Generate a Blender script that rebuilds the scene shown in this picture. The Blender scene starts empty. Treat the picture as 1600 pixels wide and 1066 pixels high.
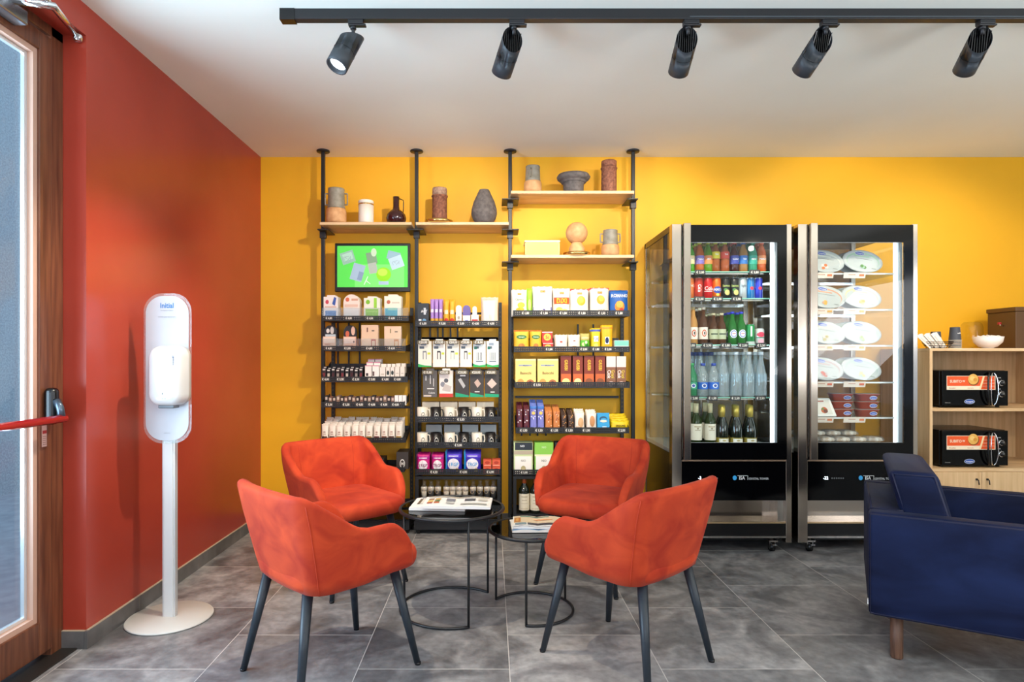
import bpy, bmesh, math, random
from mathutils import Vector, Matrix
random.seed(7)
C = bpy.context.scene.collection
sc = bpy.context.scene
PI = math.pi
# ---------------------------------------------------------------- camera
FP, CH, VX, VY = 960.0, 1.23, 768.0, 560.0      # focal in px, eye height, vanishing point
def PX(px, Y): return (px-VX)*Y/FP
def PZ(py, Y): return CH-(py-VY)*Y/FP
cam = bpy.data.cameras.new('camera'); cam.sensor_width = 36; cam.lens = 36*FP/1600
cam.shift_x = (800-VX)/1600; cam.shift_y = (VY-533)/1600; cam.clip_start = 0.05
co = bpy.data.objects.new('camera', cam); C.objects.link(co)
co.location = (0, 0, CH); co.rotation_euler = (PI/2, 0, 0); sc.camera = co
# ---------------------------------------------------------------- world, daylight, exposure
w = bpy.data.worlds.new('world'); sc.world = w; w.use_nodes = True
w.node_tree.nodes['Background'].inputs[0].default_value = (.62, .78, 1, 1)
w.node_tree.nodes['Background'].inputs[1].default_value = 1.6
sc.view_settings.view_transform = 'Standard'; sc.view_settings.look = 'None'
sc.view_settings.gamma = 1; sc.view_settings.exposure = -0.42; sc.view_settings.use_curve_mapping = False
def area(name, loc, rot, sx, sy, power, col):
    l = bpy.data.lights.new(name, 'AREA'); l.shape = 'RECTANGLE'; l.size = sx; l.size_y = sy
    l.energy = power; l.color = col
    o = bpy.data.objects.new(name, l); C.objects.link(o); o.location = loc; o.rotation_euler = rot
    return o
area('shop_window_daylight', (0.6, -2.30, 1.60), (PI/2+.95, 0, 0), 3.9, 1.9, 175, (.86, .93, 1))
area('door_daylight', (-2.75, 1.5, 1.5), (PI/2+.5, 0, -PI/2), 2.4, 2.4, 420, (.80, .90, 1))
area('side_fill_light', (4.45, 0.3, 1.6), (PI/2+.8, 0, PI/2), 2.2, 1.7, 120, (.95, .97, 1))  # unseen fill added at the right, tilted up to brighten the ceiling

# ---------------------------------------------------------------- materials
def lin(c):
    c /= 255.0
    return c/12.92 if c <= .04045 else ((c+.055)/1.055)**2.4
def hx(s): return tuple(lin(int(s[i:i+2], 16)) for i in (0, 2, 4))
_m = {}
def mat(col, rough=.5, metal=0, emit=0, sheen=0, coat=0, name=None, spec=.5):
    key = (col, rough, metal, emit, sheen, coat, spec)
    if key in _m: return _m[key]
    m = bpy.data.materials.new(name or 'm_'+str(col)); m.use_nodes = True
    b = m.node_tree.nodes['Principled BSDF']
    c = hx(col) if isinstance(col, str) else col
    b.inputs['Base Color'].default_value = (*c, 1); b.inputs['Roughness'].default_value = rough
    b.inputs['Metallic'].default_value = metal; b.inputs['Specular IOR Level'].default_value = spec
    if coat: b.inputs['Coat Weight'].default_value = coat; b.inputs['Coat Roughness'].default_value = .05
    if sheen: b.inputs['Sheen Weight'].default_value = sheen
    if emit:
        b.inputs['Emission Color'].default_value = (*c, 1); b.inputs['Emission Strength'].default_value = emit
    _m[key] = m
    return m
def nodes(m): return m.node_tree.nodes, m.node_tree.links
def noisy(name, c1, c2, scale=(1, 1, 1), nscale=5, rough=.5, bump=0, detail=5, sheen=0, lo=.35, hi=.65, metal=0, spec=.5, dist=0):
    """two colours mixed by a stretched noise in object space"""
    m = bpy.data.materials.new(name); m.use_nodes = True; N, L = nodes(m); b = N['Principled BSDF']
    tc = N.new('ShaderNodeTexCoord'); mp = N.new('ShaderNodeMapping'); mp.inputs['Scale'].default_value = scale
    nz = N.new('ShaderNodeTexNoise'); nz.inputs['Scale'].default_value = nscale; nz.inputs['Detail'].default_value = detail
    nz.inputs['Distortion'].default_value = dist
    cr = N.new('ShaderNodeValToRGB'); cr.color_ramp.elements[0].position = lo; cr.color_ramp.elements[1].position = hi
    cr.color_ramp.elements[0].color = (*c1, 1); cr.color_ramp.elements[1].color = (*c2, 1)
    L.new(tc.outputs['Object'], mp.inputs[0]); L.new(mp.outputs[0], nz.inputs['Vector'])
    L.new(nz.outputs[0], cr.inputs[0]); L.new(cr.outputs[0], b.inputs['Base Color'])
    b.inputs['Roughness'].default_value = rough; b.inputs['Metallic'].default_value = metal; b.inputs['Specular IOR Level'].default_value = spec
    if sheen: b.inputs['Sheen Weight'].default_value = sheen; b.inputs['Sheen Roughness'].default_value = .4
    if bump:
        bp = N.new('ShaderNodeBump'); bp.inputs['Strength'].default_value = bump; bp.inputs['Distance'].default_value = .004
        L.new(nz.outputs[0], bp.inputs['Height']); L.new(bp.outputs[0], b.inputs['Normal'])
    return m
_t = {}
def thin(col=(1, 1, 1), tint=None, rough=0.0, ior=1.5, solid=0):
    """thin clear sheet: transparent with mirror-like fresnel reflection; solid mixes in some plain colour"""
    key = (col, rough, ior, solid)
    if key in _t: return _t[key]
    m = bpy.data.materials.new('clear'); m.use_nodes = True; N, L = nodes(m); N.clear()
    o = N.new('ShaderNodeOutputMaterial'); mx = N.new('ShaderNodeMixShader'); t = N.new('ShaderNodeBsdfTransparent')
    g = N.new('ShaderNodeBsdfGlossy'); fr = N.new('ShaderNodeFresnel'); fr.inputs[0].default_value = ior
    t.inputs[0].default_value = (*col, 1); g.inputs['Roughness'].default_value = rough
    ge = N.new('ShaderNodeNewGeometry'); sb = N.new('ShaderNodeMath'); sb.operation = 'SUBTRACT'; sb.inputs[0].default_value = 1; sb.use_clamp = True
    mm = N.new('ShaderNodeMath'); mm.operation = 'MULTIPLY'; L.new(ge.outputs['Backfacing'], sb.inputs[1]); L.new(fr.outputs[0], mm.inputs[0]); L.new(sb.outputs[0], mm.inputs[1])
    L.new(mm.outputs[0], mx.inputs[0]); L.new(g.outputs[0], mx.inputs[2])
    if solid:
        d = N.new('ShaderNodeBsdfDiffuse'); d.inputs[0].default_value = (*col, 1)
        m2 = N.new('ShaderNodeMixShader'); m2.inputs[0].default_value = solid
        L.new(t.outputs[0], m2.inputs[1]); L.new(d.outputs[0], m2.inputs[2]); L.new(m2.outputs[0], mx.inputs[1])
    else: L.new(t.outputs[0], mx.inputs[1])
    L.new(mx.outputs[0], o.inputs[0]); _t[key] = m
    return m

BLACK = mat('1c1d20', .42); BLK2 = mat('0c0c0e', .25); GLOSSB = mat('040405', .10, spec=.22)
STEEL = noisy('brushed_steel', (.55, .52, .49), (.68, .65, .61), (1, 1, .06), 60, .22, metal=1)
MIRROR = mat((.46, .40, .34), .16, 1, name='polished_steel')
CHROME = mat((.8, .8, .82), .12, 1, name='chrome')
WHITE = mat('f2f2f0', .35); PAPER = mat('efe9dc', .6); GOLD = mat((.85, .58, .2), .22, 1, name='gold')
GLASS = thin((.97, .99, .985)); LEDM = mat('f4fbff', .5, emit=4)
OAK = noisy('light_oak', (.62, .40, .20), (.78, .55, .32), (1, 6, 14), 3, .45, bump=.05)
OAKV = noisy('light_oak_upright', (.62, .40, .20), (.76, .53, .30), (12, 12, .7), 3, .45, bump=.05)
DWOOD = noisy('brown_door_wood', (.10, .032, .016), (.20, .070, .032), (14, 14, .8), 4, .35, bump=.08)
LEGW = noisy('walnut', (.10, .045, .025), (.20, .10, .06), (30, 30, 3), 3, .5)

# ---------------------------------------------------------------- mesh gathering
_txt = {}
def text_geo(s, bold=.018):
    if s in _txt: return _txt[s]
    cu = bpy.data.curves.new('t', 'FONT'); cu.body = s; cu.size = 1; cu.align_x = 'CENTER'; cu.resolution_u = 2; cu.offset = bold
    o = bpy.data.objects.new('t', cu); C.objects.link(o)
    dg = bpy.context.evaluated_depsgraph_get()
    me = bpy.data.meshes.new_from_object(o.evaluated_get(dg))
    vs = [(v.co.x, v.co.y) for v in me.vertices]; fs = [tuple(p.vertices) for p in me.polygons]
    bpy.data.objects.remove(o); bpy.data.curves.remove(cu); bpy.data.meshes.remove(me)
    _txt[s] = (vs, fs)
    return _txt[s]
class G:
    def __init__(s): s.v = []; s.f = []; s.m = []; s.sm = []; s.mats = []
    def mi(s, m):
        if m not in s.mats: s.mats.append(m)
        return s.mats.index(m)
    def add(s, vs, fs, m, smooth=False):
        o = len(s.v); s.v += [tuple(p) for p in vs]; k = s.mi(m)
        for f in fs: s.f.append(tuple(o+i for i in f)); s.m.append(k); s.sm.append(smooth)
        return s
    def box(s, x0, x1, y0, y1, z0, z1, m):
        vs = [(x, y, z) for z in (z0, z1) for y in (y0, y1) for x in (x0, x1)]
        return s.add(vs, [(0, 2, 3, 1), (4, 5, 7, 6), (0, 1, 5, 4), (2, 6, 7, 3), (0, 4, 6, 2), (1, 3, 7, 5)], m)
    def hexa(s, p, m): return s.add(p, [(0, 2, 3, 1), (4, 5, 7, 6), (0, 1, 5, 4), (2, 6, 7, 3), (0, 4, 6, 2), (1, 3, 7, 5)], m)
    def lathe(s, prof, m, c=(0, 0, 0), seg=24, smooth=True, sx=1, sy=1):
        vs = []; fs = []; n = len(prof)
        for r, z in prof:
            for k in range(seg):
                a = 2*PI*k/seg; vs.append((c[0]+r*math.cos(a)*sx, c[1]+r*math.sin(a)*sy, c[2]+z))
        for i in range(n-1):
            for k in range(seg):
                k2 = (k+1) % seg; fs.append((i*seg+k, i*seg+k2, (i+1)*seg+k2, (i+1)*seg+k))
        if prof[0][0] > 1e-4: fs.append(tuple(range(seg))[::-1])
        if prof[-1][0] > 1e-4: fs.append(tuple((n-1)*seg+k for k in range(seg)))
        return s.add(vs, fs, m, smooth)
    def tube(s, pts, r, m, seg=10, closed=False, smooth=True, r1=None):
        pts = [Vector(p) for p in pts]; n = len(pts); vs = []; fs = []
        up = Vector((0, 0, 1)); prev = None
        for i, p in enumerate(pts):
            a = pts[(i-1) % n] if (closed or i > 0) else p; b = pts[(i+1) % n] if (closed or i < n-1) else p
            t = (b-a).normalized()
            if prev is None:
                q = up if abs(t.z) < .9 else Vector((1, 0, 0)); u = t.cross(q).normalized()
            else:
                u = (prev-t*prev.dot(t)).normalized()
            prev = u; v = t.cross(u); rr = r if r1 is None else r+(r1-r)*i/(n-1)
            for k in range(seg):
                an = 2*PI*k/seg; vs.append(p+u*math.cos(an)*rr+v*math.sin(an)*rr)
        for i in range(n if closed else n-1):
            j = (i+1) % n
            for k in range(seg):
                k2 = (k+1) % seg; fs.append((i*seg+k, i*seg+k2, j*seg+k2, j*seg+k))
        if not closed: fs.append(tuple(range(seg))[::-1]); fs.append(tuple((n-1)*seg+k for k in range(seg)))
        return s.add(vs, fs, m, smooth)
    def loft(s, rings, m, smooth=True, cap=True):
        seg = len(rings[0]); vs = [p for r in rings for p in r]; fs = []
        for i in range(len(rings)-1):
            for k in range(seg):
                k2 = (k+1) % seg; fs.append((i*seg+k, i*seg+k2, (i+1)*seg+k2, (i+1)*seg+k))
        if cap: fs.append(tuple(range(seg))[::-1]); fs.append(tuple((len(rings)-1)*seg+k for k in range(seg)))
        return s.add(vs, fs, m, smooth)
    def perf(s, x0, x1, z0, z1, m, mp, pitch=.0125, hole=.0045, rows=2):
        """sheet with real punched holes; mp(x, z) places a point"""
        nx = max(1, int((x1-x0)/pitch)-1); o = ((x1-x0)-(nx-1)*pitch)/2
        xs = [x0]+[v for i in range(nx) for v in (x0+o+i*pitch-hole/2, x0+o+i*pitch+hole/2)]+[x1]
        dz = (z1-z0)/(rows+1)
        zs = [z0]+[v for i in range(rows) for v in (z0+dz*(i+1)-hole/2, z0+dz*(i+1)+hole/2)]+[z1]
        vs = [mp(x, z) for z in zs for x in xs]; W = len(xs); fs = []
        for j in range(len(zs)-1):
            for i in range(W-1):
                if i % 2 == 1 and j % 2 == 1: continue
                fs.append((j*W+i, j*W+i+1, (j+1)*W+i+1, (j+1)*W+i))
        return s.add(vs, fs, m)
    def art(s, els, mp, w, h, curved=False):
        """printed design: r rect, e ellipse, t text, v vertical text, q quad - in fractions of w, h"""
        for k, e in enumerate(els):
            ep = .0006+.0003*k; ty = e[0]; cm = e[2] if ty in 'tv' else e[1]; m = mat(cm, .45) if isinstance(cm, str) else cm
            if ty == 'r':
                x0, z0, x1, z1 = (e[2]-.5)*w, e[3]*h, (e[4]-.5)*w, e[5]*h; n = 6 if curved else 1
                vs = [mp(x0+(x1-x0)*i/n, z0+(z1-z0)*j/n, ep) for j in range(n+1) for i in range(n+1)]
                fs = [(j*(n+1)+i, j*(n+1)+i+1, (j+1)*(n+1)+i+1, (j+1)*(n+1)+i) for j in range(n) for i in range(n)]
                s.add(vs, fs, m)
            elif ty == 'q':
                s.add([mp((a-.5)*w, b*h, ep) for a, b in e[2]], [tuple(range(len(e[2])))], m)
            elif ty == 'e':
                cx, cz, rx, rz = (e[2]-.5)*w, e[3]*h, e[4]*w, e[5]*h; sg = 16; rg = 3 if curved else 1
                vs = [mp(cx, cz, ep)]; fs = []
                for q in range(1, rg+1):
                    for i in range(sg):
                        a = 2*PI*i/sg; vs.append(mp(cx+rx*q/rg*math.cos(a), cz+rz*q/rg*math.sin(a), ep))
                for i in range(sg):
                    i2 = (i+1) % sg; fs.append((0, 1+i, 1+i2))
                    for q in range(1, rg): b0 = 1+(q-1)*sg; b1 = 1+q*sg; fs.append((b0+i, b1+i, b1+i2, b0+i2))
                s.add(vs, fs, m)
            elif ty in 'tv':
                tv, tf = text_geo(e[1]); cx, cz, sz = (e[3]-.5)*w, e[4]*h, e[5]*h
                if ty == 't': vs = [mp(cx+a*sz*.86, cz+(b-.35)*sz, ep+.0004) for a, b in tv]
                else: vs = [mp(cx+(b-.35)*sz, cz-a*sz*.86, ep+.0004) for a, b in tv]
                s.add(vs, tf, m)
        return s
    def mesh(s, name):
        me = bpy.data.meshes.new(name); me.from_pydata(s.v, [], s.f)
        for m in s.mats: me.materials.append(m)
        me.polygons.foreach_set('material_index', s.m); me.polygons.foreach_set('use_smooth', s.sm); me.update()
        return me
    def build(s, name, parent=None, loc=(0, 0, 0), bev=0, sub=0, solid=0, seg=2, rot=None):
        o = bpy.data.objects.new(name, s.mesh(name)); C.objects.link(o); o.location = loc
        if rot: o.rotation_euler = rot
        if parent: o.parent = parent
        if solid: md = o.modifiers.new('s', 'SOLIDIFY'); md.thickness = solid; md.offset = 0
        if bev: md = o.modifiers.new('b', 'BEVEL'); md.width = bev; md.segments = seg; md.limit_method = 'ANGLE'
        if sub: md = o.modifiers.new('d', 'SUBSURF'); md.levels = sub; md.render_levels = sub
        return o
def tag(o, label, cat, group=None):
    o['label'] = label; o['category'] = cat
    if group: o['group'] = group
    return o
def thing(name, label, cat, loc=(0, 0, 0), rz=0, group=None):
    o = bpy.data.objects.new(name, None); C.objects.link(o); o.empty_display_size = .05
    o.location = loc; o.rotation_euler = (0, 0, rz)
    return tag(o, label, cat, group)
def struct(g, name, **k):
    o = g.build(name, **k); o['kind'] = 'structure'; return o
def dup(root, loc, rz=None, label=None, group=None):
    r = root.copy(); C.objects.link(r); r.location = loc
    if rz is not None: r.rotation_euler = (0, 0, rz)
    if label: r['label'] = label
    if group: r['group'] = group
    for ch in list(root.children):
        c = ch.copy(); C.objects.link(c); c.parent = r
        for g in list(ch.children):
            d = g.copy(); C.objects.link(d); d.parent = c
    return r
def bm(x0, x1, y0, y1, z0, z1, m): return G().box(x0, x1, y0, y1, z0, z1, m)

# ================================================================ THE ROOM
YB, XL, XD, HC = 4.58, -1.72, -1.815, 2.73
YC = 2.607
YF, XR = -2.4, 4.55
def floor_mat():
    m = bpy.data.materials.new('slate_tiles'); m.use_nodes = True; N, L = nodes(m); b = N['Principled BSDF']
    geo = N.new('ShaderNodeNewGeometry'); sp = N.new('ShaderNodeSeparateXYZ'); L.new(geo.outputs['Position'], sp.inputs[0])
    ax = N.new('ShaderNodeMath'); ax.operation = 'ADD'; ax.inputs[1].default_value = 60-3.03
    ay = N.new('ShaderNodeMath'); ay.operation = 'ADD'; ay.inputs[1].default_value = 60-.071
    L.new(sp.outputs[1], ax.inputs[0]); L.new(sp.outputs[0], ay.inputs[0])
    cb = N.new('ShaderNodeCombineXYZ'); L.new(ax.outputs[0], cb.inputs[0]); L.new(ay.outputs[0], cb.inputs[1])
    br = N.new('ShaderNodeTexBrick'); br.offset = .5; br.offset_frequency = 2; br.inputs['Scale'].default_value = 1
    br.inputs['Brick Width'].default_value = .6; br.inputs['Row Height'].default_value = .6
    br.inputs['Mortar Size'].default_value = .0017; br.inputs['Mortar Smooth'].default_value = .1
    br.inputs['Color1'].default_value = (.8, .8, .8, 1); br.inputs['Color2'].default_value = (1.15, 1.15, 1.15, 1)
    br.inputs['Mortar'].default_value = (1, 1, 1, 1)
    L.new(cb.outputs[0], br.inputs['Vector'])
    # slate: two noises, shifted per tile
    ofs = N.new('ShaderNodeVectorMath'); ofs.operation = 'MULTIPLY_ADD'
    L.new(br.outputs['Color'], ofs.inputs[0]); ofs.inputs[1].default_value = (9, 5, 3); L.new(geo.outputs['Position'], ofs.inputs[2])
    n1 = N.new('ShaderNodeTexNoise'); n1.inputs['Scale'].default_value = 4.2; n1.inputs['Detail'].default_value = 9; n1.inputs['Distortion'].default_value = 1.1
    n2 = N.new('ShaderNodeTexNoise'); n2.inputs['Scale'].default_value = 26; n2.inputs['Detail'].default_value = 8
    L.new(ofs.outputs[0], n1.inputs['Vector']); L.new(geo.outputs['Position'], n2.inputs['Vector'])
    cr = N.new('ShaderNodeValToRGB'); e = cr.color_ramp.elements
    e[0].position = .34; e[0].color = (.145, .142, .146, 1); e[1].position = .68; e[1].color = (.40, .39, .385, 1)
    k = e.new(.5); k.color = (.255, .250, .252, 1)
    L.new(n1.outputs[0], cr.inputs[0])
    mu = N.new('ShaderNodeMix'); mu.data_type = 'RGBA'; mu.blend_type = 'MULTIPLY'; mu.inputs[0].default_value = 1
    L.new(cr.outputs[0], mu.inputs[6]); L.new(br.outputs['Color'], mu.inputs[7])
    mr = N.new('ShaderNodeMapRange'); mr.inputs[1].default_value = .3; mr.inputs[2].default_value = .7; mr.inputs[3].default_value = .78; mr.inputs[4].default_value = 1.2
    L.new(n2.outputs[0], mr.inputs[0])
    mv = N.new('ShaderNodeVectorMath'); mv.operation = 'SCALE'; L.new(mu.outputs[2], mv.inputs[0]); L.new(mr.outputs[0], mv.inputs['Scale'])
    gr = N.new('ShaderNodeMix'); gr.data_type = 'RGBA'; gr.inputs[7].default_value = (.62, .60, .56, 1)
    L.new(br.outputs['Fac'], gr.inputs[0]); L.new(mv.outputs[0], gr.inputs[6]); L.new(gr.outputs[2], b.inputs['Base Color'])
    rr = N.new('ShaderNodeMapRange'); rr.inputs[3].default_value = .24; rr.inputs[4].default_value = .48
    L.new(n1.outputs[0], rr.inputs[0]); L.new(rr.outputs[0], b.inputs['Roughness'])
    bp = N.new('ShaderNodeBump'); bp.inputs['Strength'].default_value = .35; bp.inputs['Distance'].default_value = .003
    L.new(n2.outputs[0], bp.inputs['Height']); L.new(bp.outputs[0], b.inputs['Normal'])
    return m
FLOORM = floor_mat()
YEL = noisy('yellow_paint', (.86, .435, .008), (.90, .46, .010), (1, 1, 1), 2, .55, bump=.03)
RED = noisy('red_paint', (.39, .046, .026), (.43, .053, .030), (1, 1, 1), 2, .24, bump=.02)
CEIL = noisy('ceiling_paint', (.86, .87, .79), (.89, .90, .82), (1, 1, 1), 1.5, .75)
PLAIN = mat('d8d2c6', .7); SLATE = noisy('slate_base', (.10, .097, .095), (.17, .16, .155), (1, 1, 1), 9, .45)
struct(bm(-1.95, XR+.1, YF-.1, YB+.1, -.1, 0, FLOORM), 'floor')
struct(bm(-1.95, XR+.1, YF-.1, YB+.1, HC, HC+.12, CEIL), 'ceiling')
struct(bm(XL-.1, XR+.1, YB, YB+.12, 0, HC, YEL), 'wall_back')
g = bm(XL-.22, XL, YC, YB, 0, HC, RED)
struct(g, 'wall_left')
struct(bm(-1.94, XL, -.1, YC, 2.60, HC, RED), 'wall_left_lintel')
struct(bm(-1.94, XL, YF, .25, 0, 2.60, RED), 'wall_left_front')
g = bm(XR, XR+.12, YF, -.85, 0, HC, PLAIN); g.box(XR, XR+.12, 1.45, YB, 0, HC, PLAIN); g.box(XR, XR+.12, -.85, 1.45, 0, .7, PLAIN); g.box(XR, XR+.12, -.85, 1.45, 2.5, HC, PLAIN)
struct(g, 'wall_right')
g = bm(XL, -1.4, YF-.12, YF, 0, HC, PLAIN); g.box(2.6, XR, YF-.12, YF, 0, HC, PLAIN); g.box(-1.4, 2.6, YF-.12, YF, 2.6, HC, PLAIN); g.box(-1.4, 2.6, YF-.12, YF, 0, .5, PLAIN)
struct(g, 'wall_front')
g = G()
for z0, z1 in ((.5, .55), (2.55, 2.6)): g.box(-1.4, 2.6, YF-.09, YF-.03, z0, z1, DWOOD)
for x in (-1.4, -.07, 1.27, 2.54): g.box(x, x+.06, YF-.09, YF-.03, .55, 2.55, DWOOD)
struct(g, 'window_1')
# baseboards (slate strips with light joint on top)
GROUT = mat('b9a890', .7)
g = G(); y = YC
for y0, y1 in ((YC-.012, 2.98), (2.983, 3.58), (3.583, 4.18), (4.183, YB)): g.box(XL, XL+.012, y0, y1, 0, .075, SLATE)
g.box(XL, XL+.011, YC, YB, 0, .0775, GROUT)
g.box(XL-.097, XL-.001, YC-.012, YC, 0, .075, SLATE); g.box(XL-.097, XL-.001, YC-.011, YC, 0, .0775, GROUT)
struct(g, 'baseboard_left')
struct(bm(XL+.012, XR, YB-.012, YB, 0, .075, SLATE), 'baseboard_back')

# ---- wooden glazed exit door, left
X0 = XD
d = bpy.data.objects.new('door_1', None); C.objects.link(d); d['kind'] = 'structure'
Yh = .62                       # far side of the leaf near the camera (outside the view)
g = G()
g.box(X0-.07, X0-.002, 2.535, 2.607, 0, 2.62, DWOOD); g.box(X0-.07, X0-.002, .55, 2.607, 2.56, 2.62, DWOOD); g.box(X0-.07, X0-.002, .55, .6, 0, 2.62, DWOOD)
g.build('door_frame', d, bev=.004)
g = G()
g.box(X0-.065, X0+.004, 2.462, 2.532, .035, 2.545, DWOOD); g.box(X0-.065, X0+.004, Yh, .72, .035, 2.545, DWOOD)
g.box(X0-.065, X0+.004, .72, 2.462, 2.47, 2.545, DWOOD); g.box(X0-.065, X0+.004, .72, 2.462, .035, .17, DWOOD)
leaf = g.build('door_leaf', d, bev=.004)
BEAD = mat('c7a08c', .45)
g = G()
for (a, b_, z0, z1) in ((2.440, 2.462, .17, 2.47), (.72, .742, .17, 2.47), (.742, 2.44, .17, .192), (.742, 2.44, 2.448, 2.47)):
    g.box(X0-.03, X0-.006, a, b_, z0, z1, BEAD)
for (a, b_, z0, z1) in ((2.425, 2.440, .192, 2.448), (.742, .757, .192, 2.448), (.757, 2.425, .192, .205), (.757, 2.425, 2.435, 2.448)):
    g.box(X0-.045, X0-.03, a, b_, z0, z1, mat('dfe6ea', .2, .6))
g.build('glazing_bead', leaf)
FROST = thin((.74, .83, .88), rough=.08)
bm(X0-.048, X0-.042, .742, 2.44, .192, 2.448, FROST).build('door_glass', leaf)
g = G(); g.box(X0+.004, X0+.05, 2.475, 2.522, .96, 1.11, BLK2)
hb = g.build('bar_housing', leaf, bev=.018, seg=4)
G().tube([(X0+.052, 2.49, 1.06), (X0+.07, 2.485, 1.03), (X0+.075, 2.49, .985)], .014, mat('5c6a78', .3, .7)).build('bar_lever', leaf)
G().tube([(X0+.075, 2.505, .985), (X0+.075, .68, .985)], .016, mat('c01d22', .25, coat=.4)).build('panic_bar', leaf)
g = bm(X0+.004, X0+.0055, 2.474, 2.500, .872, .958, mat('d8b0a4', .5)); g.box(X0+.005, X0+.0065, 2.476, 2.498, .925, .938, mat('b03030', .5)); 
for k in range(5): g.box(X0+.005, X0+.0062, 2.477, 2.497, .88+k*.008, .883+k*.008, mat('a07a70', .5))
g.build('door_sticker', leaf)
g = bm(X0+.004, X0+.06, 1.9, 2.33, 2.49, 2.545, mat('8d9298', .25, .9)); g.build('closer_body', leaf, bev=.006)
g = G(); g.tube([(X0+.05, 2.25, 2.55), (X0+.16, 2.32, 2.56), (XL-.02, 2.585, 2.585)], .019, CHROME, r1=.011)
g.tube([(X0+.05, 2.05, 2.555), (X0+.15, 2.30, 2.575), (XL-.02, 2.585, 2.60)], .008, CHROME); g.lathe([(.016, 0), (.018, .02), (.012, .035)], CHROME, (XL-.02, 2.585, 2.565), 12)
g.build('closer_arm', leaf)
struct(bm(-1.94, XL-.03, .3, YC-.012, 0, .006, mat('26221f', .5)), 'trim_threshold')
# outside: pavement and neighbouring rendered wall behind the glass
struct(bm(-6, -1.95, -3, 8, -.12, -.02, noisy('pavement', (.5, .52, .54), (.62, .64, .66), (1, 1, 1), 12, .8)), 'floor_outside')
struct(bm(-4.6, -4.45, -3, 9, -.02, 4.5, noisy('rough_render', (.44, .49, .51), (.62, .69, .71), (1, 1, 1), 60, .9, bump=.5)), 'wall_outside')
# ================================================================ TRACK AND SPOTLIGHTS
TY = 2.65
g = G(); g.box(PX(440, TY), 3.6, TY-.018, TY+.018, HC-.045, HC, BLACK)
tr = g.build('ceiling_track', bev=.002)
tr.location = (0, 0, 0); tag(tr, 'long black power track screwed to the ceiling carrying the five spotlights', 'light track')
G().box(PX(440, TY)-.002, PX(462, TY), TY-.021, TY+.021, HC-.049, HC+.0, BLK2).build('end_cap', tr)
G().box(.85, 3.6, TY-.0185, TY+.0185, HC-.037, HC-.033, mat('4c5358', .4)).build('track_groove', tr)
SPOTS = [(552, (-.33, -.30, -.90), 'lit black spotlight at the left end of the ceiling track', 140, 1),
         (803, (-.30, .80, -.58), 'black spotlight second from the left end of the track, aimed at the shelves', 120, 0),
         (1075, (.03, .85, -.47), 'black spotlight in the middle of the track above the right chair', 82, 0),
         (1290, (-.14, .85, -.47), 'black spotlight fourth from the left, tilted most to one side', 82, 0),
         (1535, (.22, .86, -.45), 'black spotlight at the right edge of the picture', 82, 0),
         ]
HEADC = mat('33383d', .5)
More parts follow.
